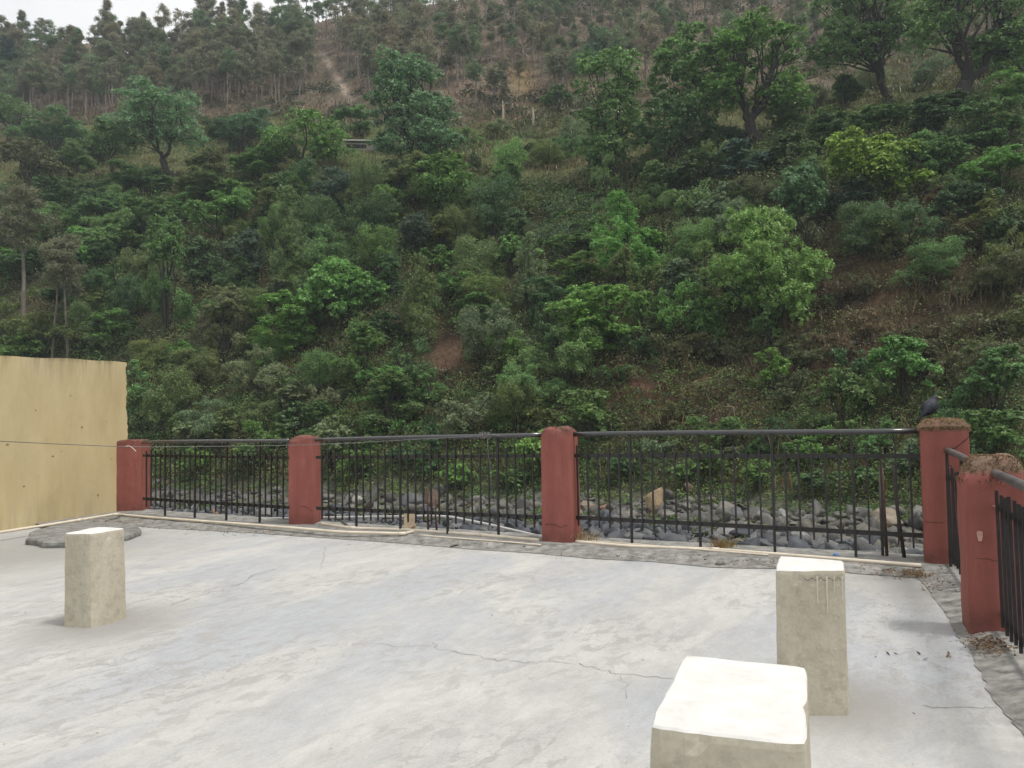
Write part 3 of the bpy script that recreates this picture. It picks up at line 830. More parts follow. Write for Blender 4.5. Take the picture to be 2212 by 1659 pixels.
broadleaf('wide-crowned tree with thick dark trunk leaning left on the right bench', (1668, 312), (1505, 36, 1752, 285), 'fresh green', masses=[(1512, 38, 1745, 170), (1505, 130, 1620, 285), (1640, 150, 1750, 262)], K=54, n=19000, trunk=0.46, forks=4, forkh=0.3, lean=-0.5, gap=0.45, cs=0.15, mul=1.0)
broadleaf('big dark tree with two parallel stems at upper right', (1938, 236), (1745, -75, 2010, 215), 'mid green', masses=[(1755, -75, 2000, 60), (1748, 30, 1900, 195), (1880, 20, 2008, 150)], K=54, n=17000, trunk=0.42, forks=2, forkh=0.12, gap=0.4, cs=0.148, mul=1.05)
broadleaf('big tree with wide V-forked black trunk in the upper right corner', (2074, 240), (1960, -80, 2265, 195), 'mid green', masses=[(1965, -80, 2240, 50), (1962, 30, 2060, 130), (2090, 20, 2265, 185)], K=52, n=17000, trunk=0.5, forks=3, forkh=0.25, gap=0.45, cs=0.148, mul=1.15)
broadleaf('vivid yellow-green tree glowing among dark shrubs at right', (1892, 455), (1785, 302, 1985, 425), 'yellow-green', K=26, n=13000, forks=4, flat=0.5, cs=0.2, forkh=0.2, style='full', masses=[(1785, 302, 1880, 375), (1850, 305, 1968, 370), (1835, 345, 1940, 405), (1900, 375, 1990, 425)])
broadleaf('small slender tree with two pale stems below the dark bush on the meadow', (1082, 440), (1055, 335, 1135, 420), 'mid green', K=12, n=4500, trunk=0.16, forks=2, barkm='pale_bark')


# ---------------------------------------------------------------- pines
def pine_proto(k, crown0, width, dense, rounded):
    H = 16.0
    mb = MB()
    zz = np.linspace(-0.8, H * 0.97, 9)
    bx = np.cumsum(rng.normal(0, 0.09, 9)); by = np.cumsum(rng.normal(0, 0.09, 9))
    bx[0] = by[0] = 0
    mb.tube(np.stack([bx, by, zz], 1), np.linspace(0.26, 0.04, 9), 6)
    P = []
    n = int(34 * dense)
    for i in range(n):
        t = rng.uniform(0, 1) ** 0.85
        z = H * (crown0 + (1 - crown0) * t)
        prof = (1 - t) ** 0.6 if not rounded else math.sqrt(max(0.05, 1 - (2 * t - 0.85) ** 2 * 0.75))
        r = width * 1.12 * prof * rng.uniform(0.25, 1.0)
        a = rng.uniform(0, 6.28)
        b0 = np.array([np.interp(z, zz, bx), np.interp(z, zz, by), z - 0.25 * r])
        e = b0 + np.array([r * math.cos(a), r * math.sin(a), 0.3 * r + rng.uniform(-0.2, 0.5)])
        mb.tube(curve(b0, e, 3, 0.1, 0.05), [0.07, 0.045, 0.015], 4)
        q = rng.uniform(0.55, 1.0) * (0.8 if not rounded else 1.0)
        P.append((*e, q, q, q * 0.62))
    f = leafy(P, int(230 * n), 0.52, 0.15, per=9, spread=0.34, upb=0.7, upn=0.35, jit=0.55, flat=0.7, inner=0.1)
    for i in range(4):   # dead snags below the crown
        z = H * rng.uniform(crown0 * 0.5, crown0); a = rng.uniform(0, 6.28)
        b0 = np.array([np.interp(z, zz, bx), np.interp(z, zz, by), z])
        mb.tube([b0, b0 + np.array([math.cos(a), math.sin(a), 0.15]) * rng.uniform(0.5, 1.3)], [0.05, 0.015], 4)
    t = mb.build('trunk', M['pine_bark']); tm = t.data; bpy.data.objects.remove(t)
    return leaf_mesh('pine_crown', [f]), tm


PINE = [pine_proto(k, c0, w, d, r) for k, (c0, w, d, r) in enumerate([
    (0.55, 2.3, 1.0, True), (0.48, 2.6, 1.1, True), (0.62, 2.1, 0.8, True), (0.42, 2.4, 1.15, False), (0.35, 2.7, 1.2, False), (0.58, 2.6, 0.95, True), (0.16, 3.2, 2.0, False), (0.66, 1.9, 0.6, True)])]
PINEC = {'grey-green': (0.050, 0.066, 0.038), 'brownish grey': (0.062, 0.068, 0.046), 'mid green': (0.042, 0.068, 0.034), 'dark bluish': (0.014, 0.026, 0.026), 'dusty brown': (0.074, 0.071, 0.050)}


def pine(px, py, hpx, k, cw, label=None, head=None, wid=1.0, base=None):
    p = hit(px, py) if base is None else base
    h = hpx * p[1] / FL
    o = empty('pine_tree', p, random.uniform(0, 6.28))
    f, t = PINE[k]
    sc = h / 16.0
    o.scale = (sc * wid, sc * wid, sc)
    o.rotation_euler = (random.uniform(-0.03, 0.03), random.uniform(-0.04, 0.04), random.uniform(0, 6.28))
    c = obj('crown', f, o); obj('trunk', t, o)
    cc = 2.8 * np.array(PINEC[cw]) * random.uniform(0.85, 1.15)
    c.color = (*cc, 1)
    if label: tag(o, label, 'pine tree', 'pines on the upper slope')
    else: PLANTS.append((o, head or (cw + ' pine'), px, py - hpx * 0.6, 'pine tree', 'pines on the upper slope'))
    return o


# three pines that stand close, at the left, and the dark conifer
pine(54, 705, 290, 5, 'brownish grey', label='tallest of the near bare-trunked pines, crown cut by the left edge', wid=1.15)
pine(113, 780, 250, 2, 'brownish grey', label='slim bare-trunked pine standing in the middle of the three near pines', wid=0.85)
pine(147, 785, 265, 0, 'brownish grey', label='right-hand near pine with dome-shaped olive crown above the yellow wall', wid=1.0)
pine(18, 228, 150, 6, 'dark bluish', label='dark bluish conical conifer on the far left edge above the domed tree', wid=1.3)
# pale bare trunks over the meadow
for (x, y, h, lb) in ((1086, 276, 62, 'bare pale trunk standing above the dark bush on the meadow, taller one'), (1151, 272, 42, 'short pale bare trunk right of the taller pale trunk above the meadow')):
    p = hit(x, y); s = p[1] / FL
    mb = MB(); mb.tube([(0, 0, -0.4), (0.1, 0, h * s * 0.5), (0.05, 0.1, h * s)], [0.2, 0.16, 0.07], 6)
    mb.tube([(0.08, 0, h * s * 0.75), (0.5, 0.2, h * s * 0.9)], [0.05, 0.02], 4)
    o = mb.build('bare_trunk', M['pale_bark']); o.location = p
    tag(o, lb, 'tree trunk', 'bare trunks above the meadow')

# pines along the skyline, then down the slope
pts = []
for x in np.concatenate([np.arange(8, 200, 31), np.arange(200, 830, 19)]):
    x = float(x + random.uniform(-6, 6))
    ye = float(np.interp(x, [0, 300, 700, 1000], [95, 80, 30, -12]))
    pts.append((x, ye + random.uniform(-4, 10), random.uniform(95, 150) if x > 180 else random.uniform(58, 82), 'sky'))
tries = 0
while len(pts) < 290 and tries < 60000:
    tries += 1
    x = random.uniform(-20, 2240)
    top = float(np.interp(x, [0, 230, 300, 450, 800, 1000, 2212], [150, 140, 105, 90, 55, 5, -30]))
    bot = float(np.interp(x, [0, 300, 700, 1100, 1400, 1700, 2212], [278, 270, 235, 268, 210, 150, 120]))
    y = random.uniform(top, bot)
    dens = 1.0 if x < 880 else (0.62 if x < 1250 else 0.33)
    if random.random() > dens: continue
    if y > bot - 40 and random.random() < 0.6: continue
    t = min(1, max(0, (y - 105) / 140))
    if any(102 < y - o_ < 250 and abs(x - (690 + 85 * (y - o_ - 105) / 140)) < 27 for o_ in (0, 25, 50, 75, 100, 125)): continue
    if abs(x - 1128) < 34 and 150 < y < 215: continue
    if min(((x - q[0]) * 1.0) ** 2 + ((y - q[1]) * 1.3) ** 2 for q in pts) < 15 ** 2: continue
    pts.append((x, y, random.uniform(95, 150) * (0.85 if x > 1000 else 1.0), 'slope'))
for (x, y, h, w) in pts[:290]:
    k = random.choice([0, 1, 2, 5, 5, 1]) if w == 'sky' else random.choice([0, 1, 2, 3, 4, 5, 7, 7])
    if x > 950: k = random.choice([0, 2, 7, 7, 2, 3])
    cw = random.choice(['grey-green', 'brownish grey', 'brownish grey', 'mid green', 'dusty brown'])
    if 520 < x < 760 and y < 150: cw = 'mid green'
    if w == 'sky': cw = random.choice(['grey-green', 'mid green'])
    head = ('skyline ' if w == 'sky' else ('bare-trunked ' if k in (2, 7) else '')) + cw + ' pine'
    pine(x, y, h, k, cw, head=head)


# the wood between them reads as one mass
wpts_ = []
tries = 0
while len(wpts_) < 270 and tries < 60000:
    tries += 1
    x = random.uniform(-40, 2260)
    top = float(np.interp(x, [0, 230, 330, 450, 800, 1000, 2212], [180, 170, 130, 125, 95, 30, -60]))
    bot = float(np.interp(x, [0, 300, 700, 1100, 1400, 1700, 2212], [262, 255, 222, 240, 195, 140, 110]))
    y = random.uniform(top, bot)
    if random.random() > (1.0 if x < 880 else (0.5 if x < 1250 else 0.28)): continue
    t = min(1, max(0, (y - 105) / 140))
    if any(102 < y - o_ < 250 and abs(x - (690 + 85 * (y - o_ - 105) / 140)) < 27 for o_ in (0, 25, 50, 75, 100)) or (abs(x - 1128) < 36 and 150 < y < 230): continue
    if min(((x - q[0])) ** 2 + ((y - q[1]) * 1.3) ** 2 for q in pts[:290] + wpts_) < 11 ** 2: continue
    wpts_.append((x, y))
WV = []; WF = []; WC = []; wo_ = 0
TV = MB()
for (x, y) in wpts_:
    p = hit(x, y); h = random.uniform(80, 130) * p[1] / FL; c0 = random.uniform(0.4, 0.62); wd_ = random.uniform(0.13, 0.18) * h
    TV.tube([p - np.array([0, 0, 0.5]), p + np.array([random.gauss(0, 0.2), random.gauss(0, 0.2), h * 0.5]), p + np.array([random.gauss(0, 0.3), 0, h * 0.96])], [0.2, 0.15, 0.04], 4)
    bl = []
    for i in range(16):
        t = rng.uniform(0, 1); r = wd_ * math.sqrt(max(0.06, 1 - (2 * t - 0.8) ** 2 * 0.8)) * rng.uniform(0.1, 1); a = rng.uniform(0, 6.28); q_ = rng.uniform(0.5, 1.0)
        bl.append((p[0] + r * math.cos(a), p[1] + r * math.sin(a), p[2] + h * (c0 + (1 - c0) * t), q_, q_, q_ * 0.65))
    v_, f_, t_ = leafy(bl, 1100, 0.62, 0.18, per=8, spread=0.36, upb=0.7, upn=0.35, jit=0.55, inner=0.1)
    cc = 2.9 * np.array(PINEC[random.choice(['grey-green', 'brownish grey', 'mid green', 'dusty brown', 'brownish grey'])]) * random.uniform(0.85, 1.15)
    WV.append(v_); WF.append(f_ + wo_); WC.append(cc[None] * t_[:, None]); wo_ += len(v_)
wc_ = obj('far_wood', from_np('far_wood', np.concatenate(WV), np.concatenate(WF), M['clump'], color=np.concatenate(WC)))
tag(wc_, 'hazy pine wood filling the gaps between the pines of the upper slope', 'wood', kind='stuff')
TV.build('far_wood_trunks', M['pine_bark'], wc_)

# ---------------------------------------------------------------- undergrowth and grass that nobody could count
def scatter(n, x0, x1, fd):
    """points on the terrain inside the view, even by area; fd(px_lo.., f,db,du,dr) -> depth range"""
    x = rng.uniform(x0, x1, n); a, b = fd(x)
    D = np.sqrt(rng.uniform(0, 1, n) * (b ** 2 - a ** 2) + a ** 2)
    X = D * (x - CX) / FL; Y = D
    return np.stack([X, Y, terr(X, Y)], 1), x, D


ip = lambda x, A: np.interp(x, XT, A)


def clumps(name, label, pts, rad, leaf, per, colf, asp=0.5, upn=0.4, flat=0.6, cat=None):
    n = len(pts)
    c = colf(pts)
    li = np.repeat(np.arange(n), per)
    d = sph(len(li), 0.7); d[:, 2] = np.abs(d[:, 2])
    P = pts[li] + d * (rad[li] * rng.uniform(0.5, 1.05, len(li)))[:, None] * np.array([1, 1, flat])
    Nn = d * 0.6 + np.array([0, 0, upn]) + rng.normal(size=(len(li), 3)) * 0.4
    V, Fq = diamonds(P, Nn, leaf[li] * rng.uniform(0.6, 1.3, len(li)), asp)
    cc = c[li] * rng.normal(1, 0.13, len(li))[:, None]
    o = obj(name, from_np(name, V, Fq, M['clump'], color=np.repeat(np.clip(cc, 0.005, 1), 4, axis=0)))
    return tag(o, label, cat or 'undergrowth', kind='stuff')


def blades(name, label, pts, hgt, wid, per, colf, spread=0.3, lean=0.35):
    n = len(pts); c = colf(pts); li = np.repeat(np.arange(n), per)
    a = rng.uniform(0, 6.28, len(li)); off = rng.normal(size=(len(li), 2)) * spread
    B = pts[li].copy(); B[:, 0] += off[:, 0]; B[:, 1] += off[:, 1]; B[:, 2] = B[:, 2] - 0.03
    h = hgt[li] * rng.uniform(0.6, 1.2, len(li))
    T = B + np.stack([rng.normal(0, lean, len(li)) * h, rng.normal(0, lean, len(li)) * h, h], 1)
    S = np.stack([np.cos(a), np.sin(a), np.zeros(len(li))], 1) * (np.broadcast_to(wid, (n,))[li] * 0.5)[:, None]
    Mi = (B + T) / 2 + np.array([0, 0, 1]) * (0.12 * h)[:, None]
    V = np.stack([B - S, B + S, Mi + S * 0.8, T, Mi - S * 0.8], 1).reshape(-1, 3)
    k = np.arange(len(li)) * 5
    Fq = np.concatenate([np.stack([k, k + 1, k + 2, k + 4], 1), np.stack([k + 4, k + 2, k + 3, k + 3], 1)[:, [0, 1, 2]].repeat(1, 0)[:, [0, 1, 2, 2]]])
    cc = np.repeat(np.clip(c[li] * rng.normal(1, 0.15, len(li))[:, None], 0.005, 1), 5, axis=0)
    me = bpy.data.meshes.new(name)
    quads = np.stack([k, k + 1, k + 2, k + 4], 1); tris = np.stack([k + 4, k + 2, k + 3], 1)
    loops = np.concatenate([quads.ravel(), tris.ravel()]).astype(np.int32)
    me.vertices.add(len(V)); me.vertices.foreach_set('co', V.astype(np.float32).ravel())
    me.loops.add(len(loops)); me.loops.foreach_set('vertex_index', loops)
    me.polygons.add(len(quads) + len(tris))
    ls = np.concatenate([np.arange(len(quads)) * 4, len(quads) * 4 + np.arange(len(tris)) * 3]).astype(np.int32)
    lt = np.concatenate([np.full(len(quads), 4), np.full(len(tris), 3)]).astype(np.int32)
    me.polygons.foreach_set('loop_start', ls); me.polygons.foreach_set('loop_total', lt)
    me.materials.append(M['clump']); me.update(calc_edges=True)
    at_ = me.attributes.new('clr', 'FLOAT_COLOR', 'POINT')
    c4 = np.ones((len(V), 4), np.float32); c4[:, :3] = cc
    at_.data.foreach_set('color', c4.ravel())
    return tag(obj(name, me), label, 'grass', kind='stuff')


def pick(pal, P, s=0.12, j=0.22):
    pal = np.array(pal)
    f = np.clip(fbm(P[:, 0] * s, P[:, 1] * s, 3) * 1.7 - 0.35 + rng.normal(0, j, len(P)), 0, 0.999) * len(pal)
    return pal[f.astype(int)]


def bank_colour(P):
    px, py = proj(P)
    c = pick([(0.03, 0.052, 0.022), (0.042, 0.072, 0.028), (0.075, 0.082, 0.036), (0.05, 0.1, 0.03), (0.07, 0.072, 0.036), (0.034, 0.058, 0.028)], P)
    br = np.exp(-(((px - 1960) / 240) ** 2 + ((py - 650) / 210) ** 2)) + np.exp(-(((px - 1430) / 190) ** 2 + ((py - 850) / 80) ** 2)) * 1.2 + np.exp(-(((px - 450) / 220) ** 2 + ((py - 850) / 90) ** 2)) * 0.15
    c = c * 2.3
    m_ = rng.random(len(P)) < br * 0.8
    c2 = pick([(0.06, 0.046, 0.029), (0.07, 0.055, 0.034), (0.055, 0.06, 0.03), (0.085, 0.066, 0.043)], P)
    c[m_] = c2[m_]
    return c


P, x, D = scatter(8500, -60, 2270, lambda x: (ip(x, FOOT) + 1.0, ip(x, DB) + 3))
n_ = fbm(P[:, 0] * 0.16 + 40, P[:, 1] * 0.16, 3)
px, py = proj(P)
bare = np.exp(-(((px - 1430) / 170) ** 2 + ((py - 850) / 60) ** 2)) * 0.75 + np.exp(-(((px - 975) / 36) ** 2 + ((py - 765) / 55) ** 2)) * 1.2 + np.exp(-(((px - 1930) / 170) ** 2 + ((py - 690) / 150) ** 2)) * 0.45
keep = (n_ > 0.30) & (rng.random(len(P)) > bare)
P = P[keep]; D = D[keep]
clumps('undergrowth', 'mixed leafy undergrowth covering the lower bank between the shrubs', P, rng.uniform(0.6, 1.9, len(P)), 0.0025 * D * rng.uniform(0.8, 1.3, len(P)), 96, bank_colour, flat=0.85)

P, x, D = scatter(4200, -60, 2270, lambda x: (ip(x, FOOT) - 0.8, ip(x, FOOT) + 9))
clumps('ground_cover', 'bright low weeds and creepers at the foot of the slope behind the fence', P, rng.uniform(0.3, 0.8, len(P)), 0.0030 * D, 46,
       lambda Q: 1.9 * pick([(0.026, 0.045, 0.02), (0.05, 0.1, 0.03), (0.085, 0.12, 0.04), (0.03, 0.055, 0.024), (0.06, 0.11, 0.034), (0.085, 0.085, 0.045)], Q, 0.14, 0.16))

cp = []
for (x0, x1, y) in ((1150, 1410, 432), (1185, 1400, 452), (1200, 1385, 470), (1175, 1350, 490), (1165, 1310, 508), (1150, 1290, 526)):
    for x in np.arange(x0, x1, 3.2): cp.append(hit(x + random.gauss(0, 3), y + 4 * math.sin(x * 0.05) + random.gauss(0, 2.2)))
cp = np.array(cp)
clumps('creepers', 'green creepers hanging in rows over the old field terraces', cp, rng.uniform(0.3, 0.75, len(cp)), np.full(len(cp), 0.2), 60,
       lambda Q: 3.0 * pick([(0.045, 0.09, 0.03), (0.06, 0.12, 0.034), (0.04, 0.075, 0.028)], Q, 0.3), flat=0.6)
P, x, D = scatter(4200, -60, 2270, lambda x: (ip(x, DB) - 2, ip(x, DU) + 10))
n_ = fbm(P[:, 0] * 0.09 + 7, P[:, 1] * 0.09, 3)
Q = P[n_ > 0.47]
clumps('bench_undergrowth', 'low green scrub spread over the open bench', Q, rng.uniform(0.5, 1.4, len(Q)), np.full(len(Q), 0.30), 42,
       lambda Q: pick([(0.05, 0.075, 0.03), (0.07, 0.1, 0.035), (0.09, 0.095, 0.045), (0.06, 0.115, 0.035)], Q))
P2_, x2_, D2_ = scatter(900, -60, 2270, lambda x: (ip(x, FOOT) - 8, ip(x, FOOT) - 0.6))
P2_ = P2_[rng.random(len(P2_)) < 0.45]
clumps('river_weeds', 'low weeds growing between the stones toward the foot of the slope', P2_ + np.array([0, 0, 0.12]), rng.uniform(0.2, 0.5, len(P2_)), np.full(len(P2_), 0.11), 40,
       lambda Q: 1.5 * pick([(0.05, 0.085, 0.03), (0.06, 0.11, 0.032), (0.085, 0.1, 0.04)], Q, 0.25))
blades('meadow_grass', 'dry and green grass on the open bench and field terraces', P, rng.uniform(0.35, 0.8, len(P)), 0.10, 16,
       lambda Q: pick([(0.1, 0.12, 0.045), (0.15, 0.13, 0.06), (0.08, 0.11, 0.04), (0.19, 0.15, 0.085)], Q), 0.9)

P, x, D = scatter(4200, -60, 2270, lambda x: (ip(x, FOOT) + 1, ip(x, DB)))
px, py = proj(P)
wq = 0.25 + np.exp(-(((px - 2000) / 260) ** 2 + ((py - 680) / 220) ** 2)) + np.exp(-(((px - 1430) / 220) ** 2 + ((py - 850) / 110) ** 2))
P = P[rng.random(len(P)) < wq * 0.4]
blades('bank_grass', 'brown dry grass hanging on the bank between shrubs', P, rng.uniform(0.4, 1.1, len(P)), 0.06, 26,
       lambda Q: pick([(0.10, 0.07, 0.04), (0.075, 0.06, 0.033), (0.14, 0.105, 0.065), (0.085, 0.085, 0.04)], Q), 0.55)

P, x, D = scatter(5200, -60, 2270, lambda x: (ip(x, DU) - 4, ip(x, DR) - 2))
n_ = fbm(P[:, 0] * 0.06 + 70, P[:, 1] * 0.06, 3)
xr = sstep(850, 1100, x)
px, py = proj(P); ks = ~((np.abs(px - (690 + 85 * np.clip((py - 105) / 140, 0, 1))) < 20) & (py > 95) & (py < 260)); P = P[ks]; n_ = n_[ks]; xr = xr[ks]
Q = P[(n_ > 0.56 - 0.07 * xr)]
clumps('upper_scrub', 'hazy grey-green scrub on the upper slope among the pines', Q, rng.uniform(0.8, 2.2, len(Q)), np.full(len(Q), 0.6), 34,
       lambda Q: pick([(0.055, 0.07, 0.038), (0.075, 0.08, 0.045), (0.05, 0.08, 0.042), (0.09, 0.08, 0.05)], Q, 0.06))
Q = P[n_ <= 0.56]
blades('pine_slope_grass', 'dry brown grass on the pine slope', Q, rng.uniform(0.4, 0.9, len(Q)), 0.2, 12,
       lambda Q: pick([(0.17, 0.12, 0.085), (0.14, 0.1, 0.07), (0.2, 0.15, 0.1)], Q), 1.6)

# ---------------------------------------------------------------- small hut on the bench
p = hit(775, 328); s = p[1] / FL
hut = empty('hut', p, 0.1)
mb = MB(); mb.box((-1.9, 0, -0.6), (1.9, 1.8, 0.95)); mb.build('wall', M['hutwall'], hut)
mb = MB(); mb.box((-1.5, -0.012, 0.25), (0.9, -0.002, 0.75)); mb.build('opening', M['dark'], hut)
mb = MB(); mb.box((-2.1, -0.35, 1.1), (2.1, 2.0, 1.24)); mb.box((-1.85, 0.1, 0.952), (-1.7, 0.3, 1.098)); mb.box((1.7, 0.1, 0.952), (1.85, 0.3, 1.098)); mb.box((-1.85, 1.5, 0.952), (1.85, 1.7, 1.098)); mb.build('roof', M['hutroof'], hut)
tag(hut, 'tiny pale flat-roofed stone hut half hidden beside the tall layered tree', 'hut')


# ---------------------------------------------------------------- stones of the river bed
def rock_mesh(name, sub, cuts, seed):
    r = np.random.default_rng(seed)
    bm = bmesh.new(); bmesh.ops.create_icosphere(bm, subdivisions=sub, radius=0.5)
    ns = r.normal(size=(cuts, 3)); ns /= np.linalg.norm(ns, axis=1)[:, None]; ds = r.uniform(0.18, 0.40, cuts)
    ph = r.uniform(0, 6, 6)
    for v in bm.verts:
        q = np.array(v.co)
        for n_, d_ in zip(ns, ds):
            e = q @ n_ - d_
            if e > 0: q = q - n_ * e * 0.94
        q = q * (1 + 0.06 * math.sin(7 * q[0] + ph[0]) + 0.05 * math.sin(9 * q[1] + ph[1]) + 0.04 * math.sin(13 * q[2] + ph[2]))
        v.co = q
    return bm


ROCKS = []
for k in range(7):
    bm = rock_mesh('boulder', 3, 9, 100 + k)
    me = from_bm('boulder', bm, M['boulder'])
    lo = np.min([v.co[:] for v in me.vertices], axis=0); hi = np.max([v.co[:] for v in me.vertices], axis=0)
    ROCKS.append((me, hi - lo, lo))
RC = {'dark grey': (0.065, 0.069, 0.077), 'grey': (0.11, 0.112, 0.115), 'blue-grey': (0.085, 0.093, 0.11), 'pale grey': (0.22, 0.217, 0.207), 'tan': (0.20, 0.165, 0.12),
      'pale': (0.32, 0.305, 0.27), 'orange-brown': (0.26, 0.14, 0.08), 'sandy orange': (0.33, 0.24, 0.14), 'brown': (0.11, 0.073, 0.05)}


def rock(x, y, w, h, cw, label, k=None, on=None):
    """a stone whose foot shows at x, y"""
    p = hit(x, y, 18) if on is None else on
    s = p[1] / FL
    me, dm, lo = ROCKS[random.randrange(7) if k is None else k]
    o = obj('boulder', me)
    a = w * s / max(dm[0], dm[1]); o.scale = (a, a * 0.8, h * s * 1.15 / dm[2])
    o.rotation_euler = (0, 0, random.uniform(-0.5, 0.5))
    o.location = (p[0], p[1], p[2] - lo[2] * h * s * 1.15 / dm[2] - 0.08 * h * s)
    o.color = (*RC[cw], 1)
    tag(o, label, 'stone', 'boulders in the river bed')
    return o


rock(1265, 1113, 44, 26, 'tan', 'tan flat boulder behind the fence just right of the middle red pillar')
rock(1308, 1111, 26, 16, 'orange-brown', 'small orange-brown stone beside the tan flat boulder near the middle pillar')
rock(1418, 1112, 42, 50, 'sandy orange', 'pointed sandy orange boulder standing at the foot of the slope', 3)
rock(1486, 1073, 24, 26, 'brown', 'brown stone set in green weeds up the bank right of the pointed orange boulder')
rock(1592, 1134, 32, 28, 'grey', 'square grey stone behind the third panel near its centre')
rock(1573, 1166, 40, 30, 'pale grey', 'pointed pale grey stone in front of the square grey stone')
rock(1602, 1190, 34, 22, 'tan', 'short barrel-shaped tan stone by the yellow weed')
rock(1640, 1190, 48, 24, 'blue-grey', 'broad blue-grey stone right of the barrel-shaped stone')
rock(1668, 1184, 30, 36, 'grey', 'upright grey stone behind the standing cream stub')
rock(1727, 1184, 42, 36, 'pale grey', 'large pale angular stone above the standing cream stub')
rock(1776, 1196, 46, 30, 'grey', 'rounded grey stone right of the large pale angular stone')
rock(1820, 1196, 40, 26, 'blue-grey', 'blue-grey slab stone left of the last long post')
rock(1858, 1200, 24, 22, 'pale', 'whitish stone right of the last long post')
rock(1905, 1206, 40, 22, 'blue-grey', 'blue-grey stone between the leaning stakes and the last long post')
rock(1940, 1208, 26, 22, 'grey', 'grey stone beside the foot of the leaning stakes')
rock(1960, 1214, 26, 28, 'pale', 'white-streaked stone beside the left foot of the corner pillar under the bird')
rock(1915, 1142, 92, 38, 'tan', 'largest tan boulder with dark hollow beneath, behind the leaning stakes', 1)
rock(1690, 1132, 30, 24, 'pale grey', 'pale grey stone on the far bank edge above the upright grey stone')
rock(1750, 1138, 26, 18, 'grey', 'small grey stone on the far bank edge left of the largest tan boulder')
rock(895, 1104, 52, 34, 'grey', 'long grey boulder tilted behind the second panel above the cream board', 4)
rock(936, 1106, 34, 44, 'brown', 'rusty brown broken boulder right of the long tilted grey boulder', 2)
rock(463, 1116, 26, 14, 'orange-brown', 'orange-brown block among dark stones behind the first panel')
rock(575, 1117, 40, 22, 'pale grey', 'pale grey block behind the first panel close to the second pillar')
rock(775, 1090, 28, 18, 'pale', 'pale pointed stone at the foot of the slope behind the second panel')
rock(660 + 60, 1130, 34, 20, 'dark grey', 'dark grey stone right of the second pillar above the joined pipes')
rock(1105, 1150, 30, 20, 'dark grey', 'dark stone under the sloping pipe left of the middle pillar')
rock(1010, 1146, 30, 16, 'blue-grey', 'blue-grey stone below the start of the sloping pipe')
rock(1330, 1172, 32, 20, 'blue-grey', 'blue-grey stone behind the first long post of the third panel')
rock(1400, 1176, 36, 20, 'dark grey', 'dark grey stone between the first two long posts of the third panel')
rock(1460, 1180, 34, 18, 'blue-grey', 'flat blue-grey stone left of the second long post of the third panel')
# loose pale stones on the dark scrub slope at right
for (x, y, w, h, lb) in ((1838, 688, 16, 12, 'highest'), (1844, 765, 18, 13, 'second highest'), (1836, 822, 17, 14, 'third highest'), (1868, 838, 22, 9, 'long flat fourth'), (1842, 862, 15, 12, 'fifth'), (1908, 842, 16, 12, 'rightmost')):
    rock(x, y, w, h, 'pale grey', lb + ' of the small pale stones lying on the dark scrub slope')
for (x, y, w, h, lb) in ((957, 812, 26, 14, 'pale stone at the foot of the brown earth chute'), (912, 830, 20, 16, 'yellowish stone under shrubs left of the brown earth chute'), (1580, 905, 24, 16, 'reddish stone on the cut bank above the third panel'), (430, 798, 22, 14, 'pale stone on bare soil right of the yellow wall top')):
    rock(x, y, w, h, 'sandy orange' if 'yellow' in lb else 'tan', lb)

# the rest of the bed: more pebbles and cobbles than one could count
ICO = [rock_mesh('s', 2, 10, 300 + k) for k in range(6)]
SV = []; SF = []
for bm in ICO:
    bm.verts.ensure_lookup_table()
    SV.append(np.array([v.co[:] for v in bm.verts])); SF.append(np.array([[v.index for v in f.verts] for f in bm.faces])); bm.free()
n = 9500
x = np.where(np.arange(n) < 7500, rng.uniform(-30, 2260, n), rng.uniform(2200, 3500, n)); fo = ip(x, FOOT)
dm_ = np.where(x > 2260, 9.0, 20.0)
D = np.sqrt(rng.uniform(0, 1, n) * ((fo - 0.4) ** 2 - dm_ ** 2) + dm_ ** 2)
X = D * (x - CX) / FL; Z = terr(X, D)
sz = np.exp(rng.normal(-1.3, 0.55, n)) * np.interp(x, [0, 1200, 2212], [0.9, 1.1, 1.5]); sz = np.clip(sz, 0.12, 1.1)
V = []; Fq = []; C_ = []; o_ = 0
pal = np.array([(0.056, 0.063, 0.078), (0.072, 0.079, 0.094), (0.10, 0.104, 0.112), (0.042, 0.047, 0.056), (0.13, 0.131, 0.13)])
palf = np.array([(0.15, 0.14, 0.115), (0.12, 0.117, 0.105), (0.19, 0.18, 0.155), (0.09, 0.087, 0.078)])
for i in range(n):
    k = i % 6
    a = rng.uniform(0, 6.28); c, s_ = math.cos(a), math.sin(a)
    qm, _r = np.linalg.qr(rng.normal(size=(3, 3)))
    q = (SV[k] * (sz[i] * np.array([1.35, 0.95, rng.uniform(0.45, 0.8)]))) @ (qm if rng.random() < 0.6 else np.eye(3))
    q = np.stack([q[:, 0] * c - q[:, 1] * s_, q[:, 0] * s_ + q[:, 1] * c, q[:, 2]], 1) + np.array([X[i], D[i], Z[i] + sz[i] * 0.16])
    far = D[i] > fo[i] - 3 - rng.uniform(0, 4)
    cl = (palf if far else pal)[rng.integers(4 if far else 5)] * rng.uniform(0.55, 0.95)
    V.append(q); Fq.append(SF[k] + o_); C_.append(np.tile(cl, (len(q), 1))); o_ += len(q)
tag(obj('river_stones', from_np('river_stones', np.concatenate(V), np.concatenate(Fq), M['stone'], color=np.concatenate(C_))),
    'countless blue-grey cobbles filling the river bed behind the fence', 'stones', kind='stuff')

